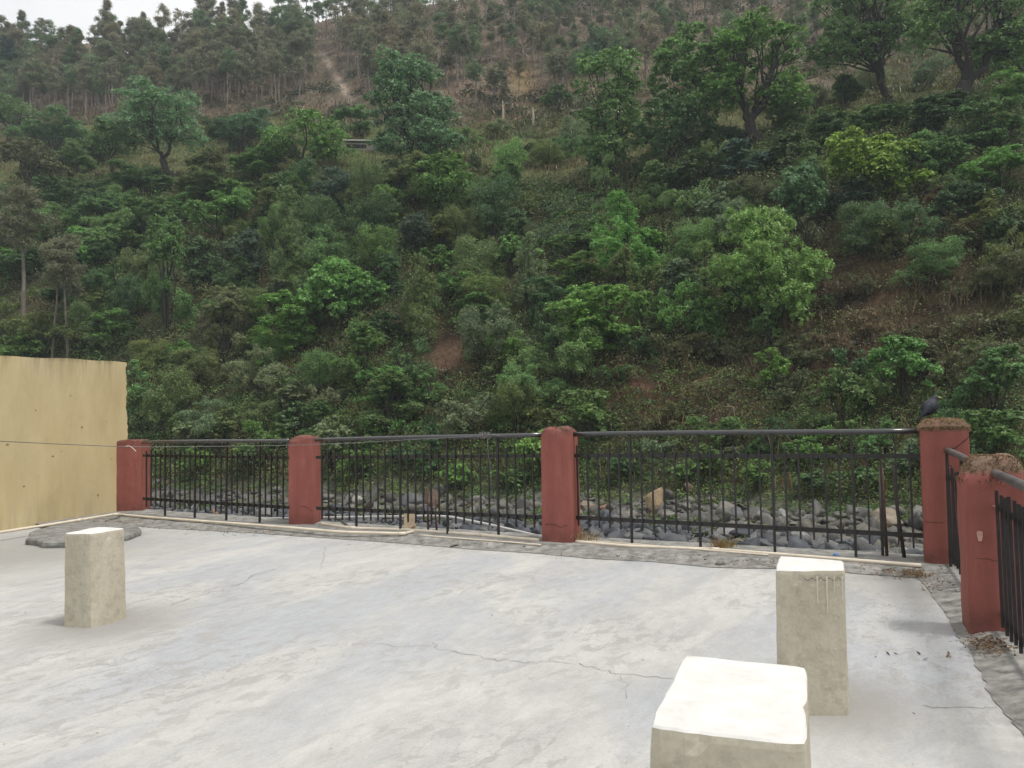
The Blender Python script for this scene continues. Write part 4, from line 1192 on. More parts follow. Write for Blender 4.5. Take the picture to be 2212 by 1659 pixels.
# ---------------------------------------------------------------- the terrace
edge_px = [(-260, 1222), (0, 1178), (120, 1150), (233, 1131), (333, 1141), (533, 1151), (692, 1162), (862, 1174), (1032, 1188), (1159, 1196), (1268, 1207), (1418, 1215), (1543, 1227), (1671, 1229), (1831, 1239),
           (1983, 1249), (2003, 1271), (2043, 1327), (2067, 1375), (2091, 1399), (2111, 1439), (2139, 1503), (2171, 1543), (2212, 1595), (2300, 1700)]
EDGE = np.array([gp(*q)[:2] for q in edge_px])
out = [(-8.9, 7.0), (-7.0, 12.0), (-6.55, 13.1), (-2.9, 10.95), (0.6, 9.1), (4.45, 7.25), (3.45, 4.9), (2.55, 2.7), (1.3, -0.5), (0.7, -2.2), (-11, -2.2), (-11, 2)]
mb = MB()
k = len(out)
top = [(a_, b_, 0.0) for a_, b_ in out]; bot = [(a_, b_, -3.9) for a_, b_ in out]
mb.add(top + bot, [tuple(range(k))[::-1]] + [(i, (i + 1) % k, k + (i + 1) % k, k + i) for i in range(k)][:0], 0)
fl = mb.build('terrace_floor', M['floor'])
bmx = bmesh.new(); bmx.from_mesh(fl.data)
for f in bmx.faces:
    if f.normal.z < 0: f.normal_flip()


def ribbon(pts, w0, wob=0.02, z=0.004, n=6, mb=None, m=0):
    """a thin irregular crack along ground points"""
    pts = np.array(pts, float); d = []
    for a_, b_ in zip(pts[:-1], pts[1:]):
        for t in np.linspace(0, 1, n, endpoint=False): d.append(a_ * (1 - t) + b_ * t)
    d.append(pts[-1]); d = np.array(d); d[1:-1] += rng.normal(size=(len(d) - 2, 2)) * wob
    t = np.gradient(d, axis=0); t /= np.linalg.norm(t, axis=1)[:, None]
    s = np.stack([-t[:, 1], t[:, 0]], 1); w = 0.55 * w0 * rng.uniform(0.15, 1.2, len(d)); w[0] = w[-1] = w0 * 0.1
    A = d + s * w[:, None]; B = d - s * w[:, None]
    V = [(*q, z) for q in A] + [(*q, z) for q in B]; L_ = len(d)
    mb.add(V, [(L_ + i, L_ + i + 1, i + 1, i) for i in range(L_ - 1)], m)


ck = MB()
for line, w in (([(935, 1388), (945, 1402), (1040, 1420), (1130, 1434), (1190, 1428), (1270, 1440), (1330, 1455), (1480, 1470)], 0.0045),
                ([(365, 1310), (420, 1290), (470, 1277), (520, 1262), (545, 1245), (600, 1228)], 0.006), ([(0, 1300), (60, 1301), (130, 1300)], 0.004),
                ([(690, 1235), (700, 1205), (700, 1180)], 0.004), ([(1990, 1525), (2080, 1530), (2170, 1527)], 0.004), ([(800, 1385), (860, 1400), (930, 1395)], 0.003),
                ([(1900, 1440), (1960, 1450), (2000, 1440)], 0.002), ([(1330, 1455), (1350, 1480), (1345, 1510)], 0.002)):
    ribbon([gp(*q)[:2] for q in line], w, 0.012, 0.003, 7, ck)
cko = ck.build('crack', M['crack'])
bmesh.ops.triangulate(bmx, faces=bmx.faces[:])
bmx.to_mesh(fl.data); bmx.free()
# cracks belong to the floor
dpm = bmesh.new(); dpm.from_mesh(fl.data); nf = len(dpm.faces)
dpm.from_mesh(cko.data)
dpm.faces.ensure_lookup_table()
for f in dpm.faces[nf:]: f.material_index = 1
for f in dpm.faces:
    if f.normal.z < 0: f.normal_flip()
dpm.to_mesh(fl.data); dpm.free(); fl.data.materials.append(M['crack']); bpy.data.objects.remove(cko)
tag(fl, 'pale limewashed concrete terrace floor with hairline cracks', kind='structure')
mb = MB()
mb.add([(a_, b_, -0.006) for a_, b_ in out] + bot, [(i, (i + 1) % k, k + (i + 1) % k, k + i) for i in range(k)])
tag(mb.build('retaining_wall', M['basewall']), 'rough concrete retaining wall holding up the terrace edge', kind='structure')

# rough mortar kerb between floor and fence
E2 = EDGE[2:]
OUTL = np.array([(-7.05, 11.3), (-6.62, 12.6), (-6.5, 12.95), (-4.6, 11.88), (-2.9, 10.9), (-1.2, 10.0), (0.6, 9.06), (2.4, 8.18), (4.38, 7.22), (3.42, 4.9), (2.52, 2.72), (1.6, 0.4)])


def resample(P, n):
    P = np.asarray(P, float); s = np.concatenate([[0], np.cumsum(np.linalg.norm(np.diff(P, axis=0), axis=1))]); s /= s[-1]
    t = np.linspace(0, 1, n); return np.stack([np.interp(t, s, P[:, 0]), np.interp(t, s, P[:, 1])], 1)


# match the two lines piece by piece at the corners
ie = [0, 14, len(E2) - 1]
k1 = next(i for i, q in enumerate(edge_px[2:]) if q[0] == 1983)
inner = np.concatenate([resample(E2[:k1 + 1], 160), resample(E2[k1:], 90)[1:]])
outer = np.concatenate([resample(OUTL[:9], 160), resample(OUTL[8:], 90)[1:]])
inner[1:-1] += rng.normal(size=(len(inner) - 2, 2)) * 0.005
W_ = 9; V = []
for i in range(len(inner)):
    for j in range(W_):
        t = j / (W_ - 1); q = inner[i] * (1 - t) + outer[i] * t
        z = 0.005 + 0.045 * float(sstep(0.0, 0.35, t)) * (0.9 + 0.2 * float(fbm(q[0:1] * 3, q[1:2] * 3)[0])) + float((fbm(q[0:1] * 9, q[1:2] * 9)[0] - 0.5) * 0.014) * (j > 0)
        V.append((q[0], q[1], max(z, 0.004)))
I = np.arange(len(V)).reshape(len(inner), W_)
Fq = np.stack([I[:-1, :-1], I[:-1, 1:], I[1:, 1:], I[1:, :-1]], -1).reshape(-1, 4)
me = from_np('kerb', np.array(V), Fq, M['kerb'], smooth=True)
bm = bmesh.new(); bm.from_mesh(me); bmesh.ops.recalc_face_normals(bm, faces=bm.faces[:])
if sum(f.normal.z for f in bm.faces) < 0: bmesh.ops.reverse_faces(bm, faces=bm.faces[:])
bm.to_mesh(me); bm.free()
tag(obj('kerb', me), 'rough grey mortar kerb under the fence', kind='structure')

# ---------------------------------------------------------------- yellow wall
wa = np.array([-6.36, 12.68]); wd = np.array([-0.339, -0.941]); wn = np.array([-0.941, 0.339])   # along, and outward (away from terrace)
wl = empty('yellow_wall', (*wa, 0))
Lw, th_, hw = 7.5, 0.24, 2.47
nz_, nx_ = 60, 80
V = []; mi = []
def wp(u, v, z): q = wd * u + wn * v; return (q[0], q[1], z)
zs = np.linspace(-0.05, 1, nz_)
ragged = np.cumsum(rng.normal(0, 0.006, nz_)); ragged = (ragged - np.linspace(ragged[0], ragged[-1], nz_)) + rng.normal(0, 0.008, nz_)
ub = np.concatenate([[0, 0.01, 0.03], np.linspace(0.1, Lw, nx_)])
F0 = []
for i in range(nz_):
    for u in ub:
        ztop = hw - 0.012 * u + 0.01 * math.sin(u * 2.1) + 0.006 * math.sin(u * 7)
        uu = u + (ragged[i] if u < 0.02 else ragged[i] * 0.5 if u < 0.05 else 0)
        V.append(wp(uu, 0.004 * math.sin(u * 3), ztop * max(0, zs[i]) if zs[i] >= 0 else -0.05))
nu = len(ub)
I = np.arange(nz_ * nu).reshape(nz_, nu)
F0 += [tuple(q) for q in np.stack([I[:-1, :-1], I[:-1, 1:], I[1:, 1:], I[1:, :-1]], -1).reshape(-1, 4)]
n0 = len(V)
V += [wp(u, th_, hw - 0.012 * u) for u in ub]; V += [wp(u, th_, -0.05) for u in ub]
F0 += [(int(I[-1, j]), int(I[-1, j + 1]), n0 + j + 1, n0 + j) for j in range(nu - 1)]
F0 += [(n0 + j, n0 + j + 1, n0 + nu + j + 1, n0 + nu + j) for j in range(nu - 1)]
endf = len(F0)
n1 = len(V)
V += [wp(ragged[i] + rng.normal(0, 0.012), th_, (hw * max(0, zs[i])) if zs[i] >= 0 else -0.05) for i in range(nz_)]
F0 += [(int(I[i, 0]), int(I[i + 1, 0]), n1 + i + 1, n1 + i) for i in range(nz_ - 1)]
mb = MB(); mb.add(V, F0[:endf], 0); mb.n = 0; mb.F += [list(f) for f in F0[endf:]]; mb.M += [1] * (len(F0) - endf)
wo = mb.build('plastered_wall', [M['yellow'], M['brickface']], wl)
bm = bmesh.new(); bm.from_mesh(wo.data); bmesh.ops.recalc_face_normals(bm, faces=bm.faces[:]); bm.to_mesh(wo.data); bm.free()
mb = MB()
for (u, z, s_) in ((0.85, 1.42, 0.018), (1.62, 1.68, 0.02), (1.2, 1.06, 0.012), (0.4, 1.5, 0.01), (2.05, 1.2, 0.02), (1.35, 1.0, 0.022), (0.55, 0.35, 0.02), (1.8, 0.6, 0.02), (0.3, 0.9, 0.012), (1.05, 1.9, 0.014)):
    ang = np.sort(rng.uniform(0, 6.28, 7)); pts_ = [wp(u + s_ * math.cos(t) * rng.uniform(0.6, 1.3), -0.006, z + s_ * math.sin(t) * rng.uniform(0.6, 1.2)) for t in ang]
    mb.add(pts_, [tuple(range(7))])
mb.build('plaster_chip', M['chip'], wl)
tag(wl, 'yellow washed plaster wall with ragged broken end at left of the terrace', 'wall')
# mortar fillet along its foot
mb = MB(); A_ = []
for i in range(46):
    u = 0.1 + i * 0.12; r_ = 0.14 + 0.24 * min(1, u / 3) + rng.normal(0, 0.02); g = wa + wd * u
    q0 = g - wn * 0.006; q1 = g - wn * r_ * 0.5; q2 = g - wn * r_
    A_ += [(*q0, 0.10), (*q1, 0.05 + rng.normal(0, 0.006)), (*q2, 0.003)]
mb.add(A_, [(3 * i + j, 3 * i + j + 1, 3 * i + j + 4, 3 * i + j + 3) for i in range(45) for j in range(2)])
fo_ = mb.build('wall_footing', M['mortar'], wl, smooth=True)


# ---------------------------------------------------------------- red pillars
def pillar(label, corner, alpha, w, d, h, top, moss=0, cracks=(), chips=(), taper=0.0):
    """corner: near-left foot; alpha: turn of the front face; top: round, dome, chamfer"""
    a = math.radians(alpha)
    u = np.array([math.cos(a), -math.sin(a)]); b = np.array([math.sin(a), math.cos(a)])
    c0 = np.array(corner[:2]) + u * w / 2 + b * d / 2
    o = empty('pillar', (*c0, 0), -a)
    nz = 34
    hs = h - {'round': 0.13, 'dome': 0.07, 'chamfer': 0.15, 'flat': 0.03}[top]
    prof = [(z, 1.0) for z in np.linspace(-0.06, hs, nz)]
    if top == 'round': prof += [(hs + 0.05, 0.98), (hs + 0.09, 0.9), (hs + 0.115, 0.76), (hs + 0.13, 0.5), (hs + 0.133, 0.15)]
    elif top == 'dome': prof += [(hs + 0.03, 0.95), (hs + 0.055, 0.8), (hs + 0.068, 0.5), (hs + 0.072, 0.15)]
    elif top == 'chamfer': prof += [(hs + 0.05, 0.9), (hs + 0.10, 0.76), (hs + 0.14, 0.63), (hs + 0.152, 0.5), (hs + 0.156, 0.15)]
    else: prof += [(hs + 0.02, 0.97), (hs + 0.03, 0.9), (hs + 0.032, 0.4)]
    V = []; m_ = 8                       # points per side
    seed = rng.uniform(0, 90)
    for z, s in prof:
        tp = 1 - taper * max(0, z) / h
        for side in range(4):
            for i in range(m_):
                t = i / m_ * 2 - 1
                x, y = [(t, -1), (1, t), (-t, 1), (-1, -t)][side]
                r_ = 0.968 if abs(t) > 0.99 else 1.0
                sx = s if top != 'round' else (s if s > 0.9 else s)
                x *= w / 2 * sx * tp * r_; y *= d / 2 * s * tp * r_
                nn = (fbm(np.array([x * 9 + y * 7 + seed]), np.array([z * 6 + seed]))[0] - 0.5) * 0.016
                if z > hs: nn *= 2.5
                ln = math.hypot(x, y) + 1e-6
                V.append((x * (1 + nn / ln), y * (1 + nn / ln), z + (nn * 1.5 if z > hs else 0)))
    ring = 4 * m_
    Fs = [(r * ring + i, r * ring + (i + 1) % ring, (r + 1) * ring + (i + 1) % ring, (r + 1) * ring + i) for r in range(len(prof) - 1) for i in range(ring)]
    V.append((0, 0, prof[-1][0])); Fs += [((len(prof) - 1) * ring + i, (len(prof) - 1) * ring + (i + 1) % ring, len(V) - 1) for i in range(ring)]
    mb = MB(); mb.add(V, Fs, 0)
    for (pts_, wdt, face) in cracks:     # dark cracks in the render, on 'front' or 'side' (viewer's right)
        P_ = np.array(pts_, float); dd = []
        for p0, p1 in zip(P_[:-1], P_[1:]):
            for t in np.linspace(0, 1, 5, endpoint=False): dd.append(p0 * (1 - t) + p1 * t + rng.normal(size=2) * 0.004)
        dd.append(P_[-1]); dd = np.array(dd); T_ = np.gradient(dd, axis=0); T_ /= np.linalg.norm(T_, axis=1)[:, None] + 1e-9
        S_ = np.stack([-T_[:, 1], T_[:, 0]], 1) * (wdt * rng.uniform(0.4, 1.2, len(dd)))[:, None]
        ring_ = []
        for q in np.concatenate([dd + S_, dd - S_]):
            tp = 1 - taper * max(0, q[1]) / h
            if face == 'front': ring_.append((q[0] * w * tp, -d / 2 * tp - 0.011, q[1]))
            else: ring_.append((w / 2 * tp + 0.011, q[0] * d * tp, q[1]))
        n_ = len(dd); mb.add(ring_, [(i, i + 1, n_ + i + 1, n_ + i) for i in range(n_ - 1)], 1)
    for (cx_, cz_, rx, rz_, face) in chips:
        ang = np.linspace(0, 6.28, 12)[:-1]
        pts_ = [(cx_ * w + rx * math.cos(t) * (1 + 0.25 * math.sin(3 * t)), -d / 2 - 0.010, cz_ + rz_ * math.sin(t) * (1 + 0.3 * math.cos(2 * t))) for t in ang]
        mb.add(pts_, [tuple(range(11))], 2)
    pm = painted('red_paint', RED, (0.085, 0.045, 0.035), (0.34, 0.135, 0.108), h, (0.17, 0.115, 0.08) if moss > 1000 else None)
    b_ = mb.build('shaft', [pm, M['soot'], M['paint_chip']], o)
    for p in b_.data.polygons: p.use_smooth = p.material_index == 0
    bm = bmesh.new(); bm.from_mesh(b_.data); bmesh.ops.recalc_face_normals(bm, faces=[f for f in bm.faces if f.material_index == 0]); bm.to_mesh(b_.data); bm.free()
    b_.data.set_sharp_from_angle(angle=math.radians(28))
    if moss:
        n = moss
        x = rng.uniform(-1, 1, n) * w * 0.455; y = rng.uniform(-1, 1, n) * d * 0.455
        e = np.maximum(np.abs(x) / (w / 2), np.abs(y) / (d / 2))
        pz = np.array([q[0] for q in prof[nz - 1:]]); ps = np.array([q[1] for q in prof[nz - 1:]])
        z = np.interp(-e, -ps, pz) + rng.uniform(-0.006, 0.007, n)
        if moss > 1000:                   # some of it hangs over the rim
            r_ = rng.random(n) < (0.45 if moss > 2000 else 0.2); th_a = rng.uniform(0, 6.283, n)
            mx_ = np.maximum(np.abs(np.cos(th_a)), np.abs(np.sin(th_a)))
            x = np.where(r_, np.cos(th_a) / mx_ * w * 0.497, x); y = np.where(r_, np.sin(th_a) / mx_ * d * 0.497, y)
            z = np.where(r_, hs + 0.012 - np.abs(rng.normal(0, 0.02, n)), z)
        Pm = np.stack([x, y, z], 1); Nn = rng.normal(size=(n, 3)) * 0.9 + np.array([0, 0, 0.4])
        straw = moss > 2000
        V, Fq = diamonds(Pm, Nn, (0.034 if straw else 0.021) * rng.uniform(0.5, 1.6, n), 0.17 if straw else 0.3)
        pal_ = np.array([(0.18, 0.115, 0.075), (0.25, 0.18, 0.12), (0.11, 0.075, 0.055), (0.16, 0.125, 0.085)])[rng.integers(0, 4, n)]
        if straw: pal_ = pal_ * np.array([1.5, 1.55, 1.5])
        obj('dry_moss', from_np('dry_moss', V, Fq, M['drymoss'], color=np.repeat(pal_, 4, axis=0)), o)
    tag(o, label, 'pillar', 'red fence pillars')
    return o


g1, g2, g3, g4, g5 = gp(247, 1111.5), gp(623, 1141), gp(1170, 1180), gp(1997, 1228), gp(2094, 1377)
pillar('wide flat-topped red pillar touching the end of the yellow wall', g1, -9, 0.43, 0.44, 1.19, 'flat', 0, [([(0.49, 1.15), (0.49, 0.6), (0.48, 0.05)], 0.004, 'front')])
pillar('red pillar with rounded cap between the first and second fence panels', g2, 2.8, 0.35, 0.36, 1.24, 'dome', 250, [([(-0.1, 1.1), (-0.1, 0.6), (-0.15, 0.3)], 0.004, 'side'), ([(0.0, 0.3), (0.3, 0.27), (0.48, 0.22)], 0.004, 'front')])
pillar('tall round-topped red pillar in the middle of the fence with crack near its foot', g3, 21.7, 0.36, 0.36, 1.32, 'round', 160,
       [([(-0.32, 1.2), (-0.3, 0.8), (-0.32, 0.35), (-0.3, 0.02)], 0.005, 'side'), ([(-0.36, 0.24), (-0.05, 0.25), (0.1, 0.215), (0.35, 0.245)], 0.004, 'front')], taper=0.06)
pillar('tall mossy-topped red corner pillar on which the dark bird perches', g4, 28, 0.40, 0.38, 1.345, 'dome', 2600,
       [([(0.05, 1.06), (0.2, 1.09), (0.35, 1.14), (0.49, 1.19)], 0.005, 'front'), ([(0.05, 1.06), (0.03, 0.98), (0.0, 0.95), (0.12, 0.93), (0.17, 0.7), (0.2, 0.4), (0.2, 0.2), (0.26, 0.1)], 0.005, 'front'),
        ([(-0.45, 0.42), (-0.1, 0.42)], 0.0025, 'front')], taper=0.02)
pillar('shorter red pillar with chamfered mossy cap closest at right, flaked pale paint spots', g5, 23, 0.37, 0.34, 1.13, 'chamfer', 1500,
       [([(-0.35, 0.5), (0.1, 0.49), (0.35, 0.48)], 0.002, 'front')], [(-0.28, 0.64, 0.016, 0.045, 'front'), (-0.02, 0.83, 0.022, 0.010, 'front')])


# ---------------------------------------------------------------- iron fence panels
def panel(label, a, b, hr, up, lo, tp, bt, n, longs, hrm='rail_steel', over=0.05, hrr=0.026, pk=0.017):
    """a,b ground ends; every height is a pair (at a, at b)"""
    a = np.array(a[:2]); b = np.array(b[:2])
    o = empty('fence_panel', (*((a + b) / 2), 0))
    org = np.array([*((a + b) / 2), 0])
    P = lambda t, z: np.array([*(a * (1 - t) + b * t), z]) - org
    L_ = np.linalg.norm(b - a); t0, t1 = -over / L_, 1 + over / L_
    lin = lambda pr, t: pr[0] * (1 - t) + pr[1] * t
    mb = MB(); mb.tube([P(t, lin(hr, t) + 0.004 * math.sin(t * 5)) for t in np.linspace(t0, t1, 12)], hrr, 12); mb.build('handrail', M[hrm], o, smooth=True)
    mb = MB(); mb.beam(P(t0, lin(up, t0)), P(t1, lin(up, t1)), 0.012, 0.040); mb.build('flat_rail', M['black_iron'], o)
    mb = MB(); mb.beam(P(t0, lin(lo, t0)), P(t1, lin(lo, t1)), 0.012, 0.044); mb.build('flat_rail', M['black_iron'], o)
    fd = (b - a) / L_; nrm = np.array([fd[1], -fd[0], 0])
    if nrm @ np.array([a[0], a[1], 0]) > 0: nrm = -nrm
    for i in range(n):
        t = (i + 0.55) / n
        wob = rng.normal(0, 0.0035, 2)
        mb = MB()
        if i in longs:
            mb.beam(P(t, 0.012) + nrm * 0.022, P(t, lin(hr, t) - hrr * 0.9) + nrm * 0.022 * 0.4 + np.array([*wob, 0]), 0.024, 0.024, up=(fd[0], fd[1], 0)); mb.build('post', M['black_iron'], o)
        else:
            j = rng.normal(0, 0.007)
            mb.beam(P(t, lin(bt, t) + j) + nrm * 0.018, P(t, lin(tp, t) + j) + nrm * 0.018 + np.array([*wob, 0]), pk, pk, up=(fd[0], fd[1], 0)); mb.build('picket', M['black_iron'], o)
    tag(o, label, 'fence panel', 'black iron fence panels')
    return o


def zat(x, y, g):
    """height of what shows at y above a ground point"""
    d = ray(x, y); return float((EYEP + d * (g[1] / d[1]))[2])


def ends(xa, ya, xb, yb, rows):
    A = gp(xa, ya); B = gp(xb, yb)
    return A, B, [(zat(xa, r[0], A), zat(xb, r[1], B)) for r in rows]


A1, B1, R1 = ends(313, 1118, 620, 1140.5, [(955, 951.5), (984, 989), (1077.5, 1095.8), (973, 976.5), (1093, 1118)])
panel('farthest black iron fence panel, between the yellow wall pillar and the second pillar', A1, B1, *R1, 27, (4, 10, 16, 22))
A2, B2, R2 = ends(690, 1142, 1166, 1175, [(950, 939), (988, 984.5), (1098, 1117), (971, 965.5), (1120, 1138)])
panel('black iron fence panel left of the middle pillar with wire knotted on its handrail', A2, B2, *R2, 28, (5, 11, 17, 23))
A3, B3, R3 = ends(1240, 1177, 1990, 1222, [(938, 930), (984, 985), (1117.5, 1156.6), (965, 959), (1137, 1182)])
panel('longest black iron fence panel, right of the middle pillar, stakes leaning behind it', A3, B3, *R3, 28, (5, 11, 17, 23))
fdir = np.array([g5[0] + 0.16 - 3.93, g5[1] - 6.86]); fdir /= np.linalg.norm(fdir)
A4 = np.array([3.895, 6.93, 0]); B4 = np.array([3.17, 5.22, 0])
panel('short side fence panel running from the bird pillar to the chamfered pillar', A4, B4, (1.07, 1.045), (0.84, 0.84), (0.16, 0.16), (0.93, 0.93), (0.10, 0.10), 13, (0, 6, 12), hrm='worn_rail', hrr=0.027, over=0.03)
A5 = np.array([3.06, 4.93, 0]); B5 = np.array([2.16, 2.86, 0])
panel('side fence panel cut by the right edge, in front of the chamfered pillar', A5, B5, (1.03, 1.02), (0.83, 0.83), (0.16, 0.16), (0.93, 0.93), (0.10, 0.10), 17, (8, 16), hrm='worn_rail', hrr=0.028, over=0.02)

# stakes leaning behind the panels
Yf = lambda x: float(np.interp(x, [690, 1166, 1240, 1990], [A2[1], B2[1], A3[1], B3[1]]))
for (x0, y0, x1, y1, r_, lb, mm) in ((1901, 982, 1908, 1222, 0.012, 'pale straight stake behind the right end of the longest panel', 'worn_rail'), (1906, 1010, 1917, 1220, 0.013, 'rusty rod standing close beside the pale straight stake', 'rust'),
                                 (1929, 1005, 1955, 1226, 0.016, 'leaning tapered stake nearest the bird pillar', 'stick'), (923, 1052, 925, 1155, 0.013, 'rusty iron stub behind the second panel by the cream board', 'rust'),
                                 (942, 1078, 944, 1152, 0.012, 'reddish rusty stub right of the other stub in the second panel', 'rust')):
    Y0 = Yf(x1) + 0.10
    lo_ = at(x1, y1, Y0); lo_[2] = 0.02; hi_ = at(x0, y0, Y0)
    mb = MB(); mb.tube([lo_, lo_ * 0.5 + hi_ * 0.5 + rng.normal(size=3) * 0.006, hi_], [r_ * 1.15, r_, r_ * 0.7], 7)
    tag(mb.build('stake', M[mm], None, True), lb, 'stake', 'stakes behind the fence')

# ---------------------------------------------------------------- pipes
def pipe(name, label, pts_, r_, m_, joints=()):
    o = empty(name, tuple(pts_[0])); p0 = np.array(pts_[0], float)
    Q = np.array(pts_, float) - p0; d = []
    for a_, b_ in zip(Q[:-1], Q[1:]):
        for t in np.linspace(0, 1, 8, endpoint=False): d.append(a_ * (1 - t) + b_ * t)
    d.append(Q[-1]); d = np.array(d)
    ds = d.copy(); ds[1:-1] = (d[:-2] + 2 * d[1:-1] + d[2:]) / 4
    mb = MB(); mb.tube(ds, r_, 10); mb.build('pipe', m_, o, smooth=True)
    for t in joints:
        i = int(t * (len(ds) - 1)); i = min(max(i, 1), len(ds) - 2); dr_ = ds[i + 1] - ds[i - 1]; dr_ /= np.linalg.norm(dr_)
        mb = MB(); mb.tube([ds[i] - dr_ * 0.05, ds[i] + dr_ * 0.05], r_ * 1.22, 10); mb.build('coupling', m_, o, smooth=True)
    return tag(o, label, 'pipe')


q = lambda x, y, z=0.07: gp(x, y, z)
wline = lambda x, y: gp(x, y, 0.11)
pipe('water_pipe', 'cream pipe running along the yellow wall foot and bending along the fence foot', [wline(-60, 1158), wline(0, 1150), wline(100, 1134.5), wline(180, 1122), wline(240, 1112), wline(252, 1111), q(262, 1112), q(330, 1118), q(480, 1129), q(620, 1139.5, 0.075), q(737, 1149.5), q(872, 1153), q(893, 1148)], 0.019, M['pvc'], (0.24, 0.415, 0.46, 0.92))
pipe('water_pipe', 'cream pipe behind the second panel, partly under the cream board, ending at the middle pillar', [q(692, 1131, 0.06), q(760, 1141, 0.06), q(873, 1144.5, 0.06), q(1000, 1153, 0.06), q(1090, 1160.5, 0.06), q(1166, 1167, 0.06)], 0.021, M['pvc'], (0.2, 0.72))
pipe('water_pipe', 'thin lower cream pipe along the foot of the second panel', [q(905, 1156, 0.055), q(1030, 1166, 0.055), q(1110, 1172, 0.055), q(1168, 1177, 0.055)], 0.009, M['pvc'], ())
pipe('water_pipe', 'pale pipe along the foot of the longest panel', [q(1244, 1170, 0.06), q(1360, 1180, 0.06), q(1545, 1187, 0.06), q(1700, 1199, 0.06), q(1850, 1211, 0.06), q(1990, 1222, 0.06)], 0.019, M['pvc'], (0.4,))
pipe('water_pipe', 'thin pale pipe just behind the one along the longest panel', [q(1244, 1166, 0.06), q(1400, 1178, 0.06), q(1560, 1191, 0.06), q(1660, 1199, 0.06)], 0.010, M['pvc'], ())
cd = [(322, 1117.5), (433, 1123), (530, 1121), (622, 1119.8), (689, 1118.5), (780, 1117), (876, 1115.7), (935, 1114.3), (975, 1117), (1060, 1134), (1162, 1158), (1230, 1172)]
Yo = lambda x: float(np.interp(x, [322, 620, 690, 1166, 1230], [A1[1] + 0.45, B1[1] + 0.5, A2[1] + 0.5, B2[1] + 0.45, B2[1] + 0.3]))
pipe('water_pipe', 'long grey-white pipe hung outside the fence, sloping down toward the middle pillar', [at(x, y, Yo(x)) for x, y in cd], 0.018, M['pvc_grey'], (0.36, 0.64))
pipe('elbow_pipe', 'short dark pipe stub lying right of the second pillar', [gp(738, 1126, 0.12), gp(745, 1131, 0.1), gp(752, 1141, 0.05)], 0.02, M['worn_rail'], ())

# ---------------------------------------------------------------- wire with its knot
wire = empty('wire', (0, 0, 0))
wpts = [(-40, 951.5, 7.0), (0, 953, 7.4), (120, 959, 8.4), (250, 964.5, 9.6), (330, 965.5, 10.0), (480, 964, 10.0), (620, 962, 9.95), (760, 957, 9.7), (900, 949, 9.4), (1035, 942, 9.05), (1046, 941, 9.0)]
mb = MB(); mb.tube([at(*w_) for w_ in wpts], 0.0045, 6); mb.build('strand', M['wire'], wire, smooth=True)
mb = MB(); c = at(1046, 941, 9.02)
fd = (B2 - A2)[:3] / np.linalg.norm(B2 - A2)
for k in range(7):
    s_ = c + fd * (k - 3) * 0.022
    mb.tube([s_ + np.array([0, -math.sin(t) * 0.033, math.cos(t) * 0.036]) + rng.normal(size=3) * 0.004 + fd * 0.004 * t for t in np.linspace(0, 6.28, 12)], 0.0035, 5)
for k in range(5):
    e = c + rng.normal(size=3) * np.array([0.1, 0.03, 0.04]) + np.array([0, -0.04, -0.02])
    mb.tube(curve(c + np.array([0, -0.035, 0]), e, 5, 0.03, 0.01), 0.003, 5)
mb.tube([c + np.array([0.03, -0.03, 0]), c + np.array([0.05, -0.035, -0.25]), c + np.array([0.07, -0.03, -0.5]), c + np.array([0.085, -0.02, -0.72])], 0.003, 5)
mb.build('knot', M['wire'], wire, smooth=True)
mb = MB(); e = at(268, 965, 9.75); mb.tube([e + np.array([0.0, 0, 0.0]), e + np.array([0.06, 0, 0.012]), e + np.array([0.1, 0, -0.01]), e + np.array([0.15, 0, -0.06])], 0.004, 5); mb.build('loose_end', M['pvc'], wire)
tag(wire, 'thin grey wire strung across the yellow wall and knotted on the second handrail', 'wire')


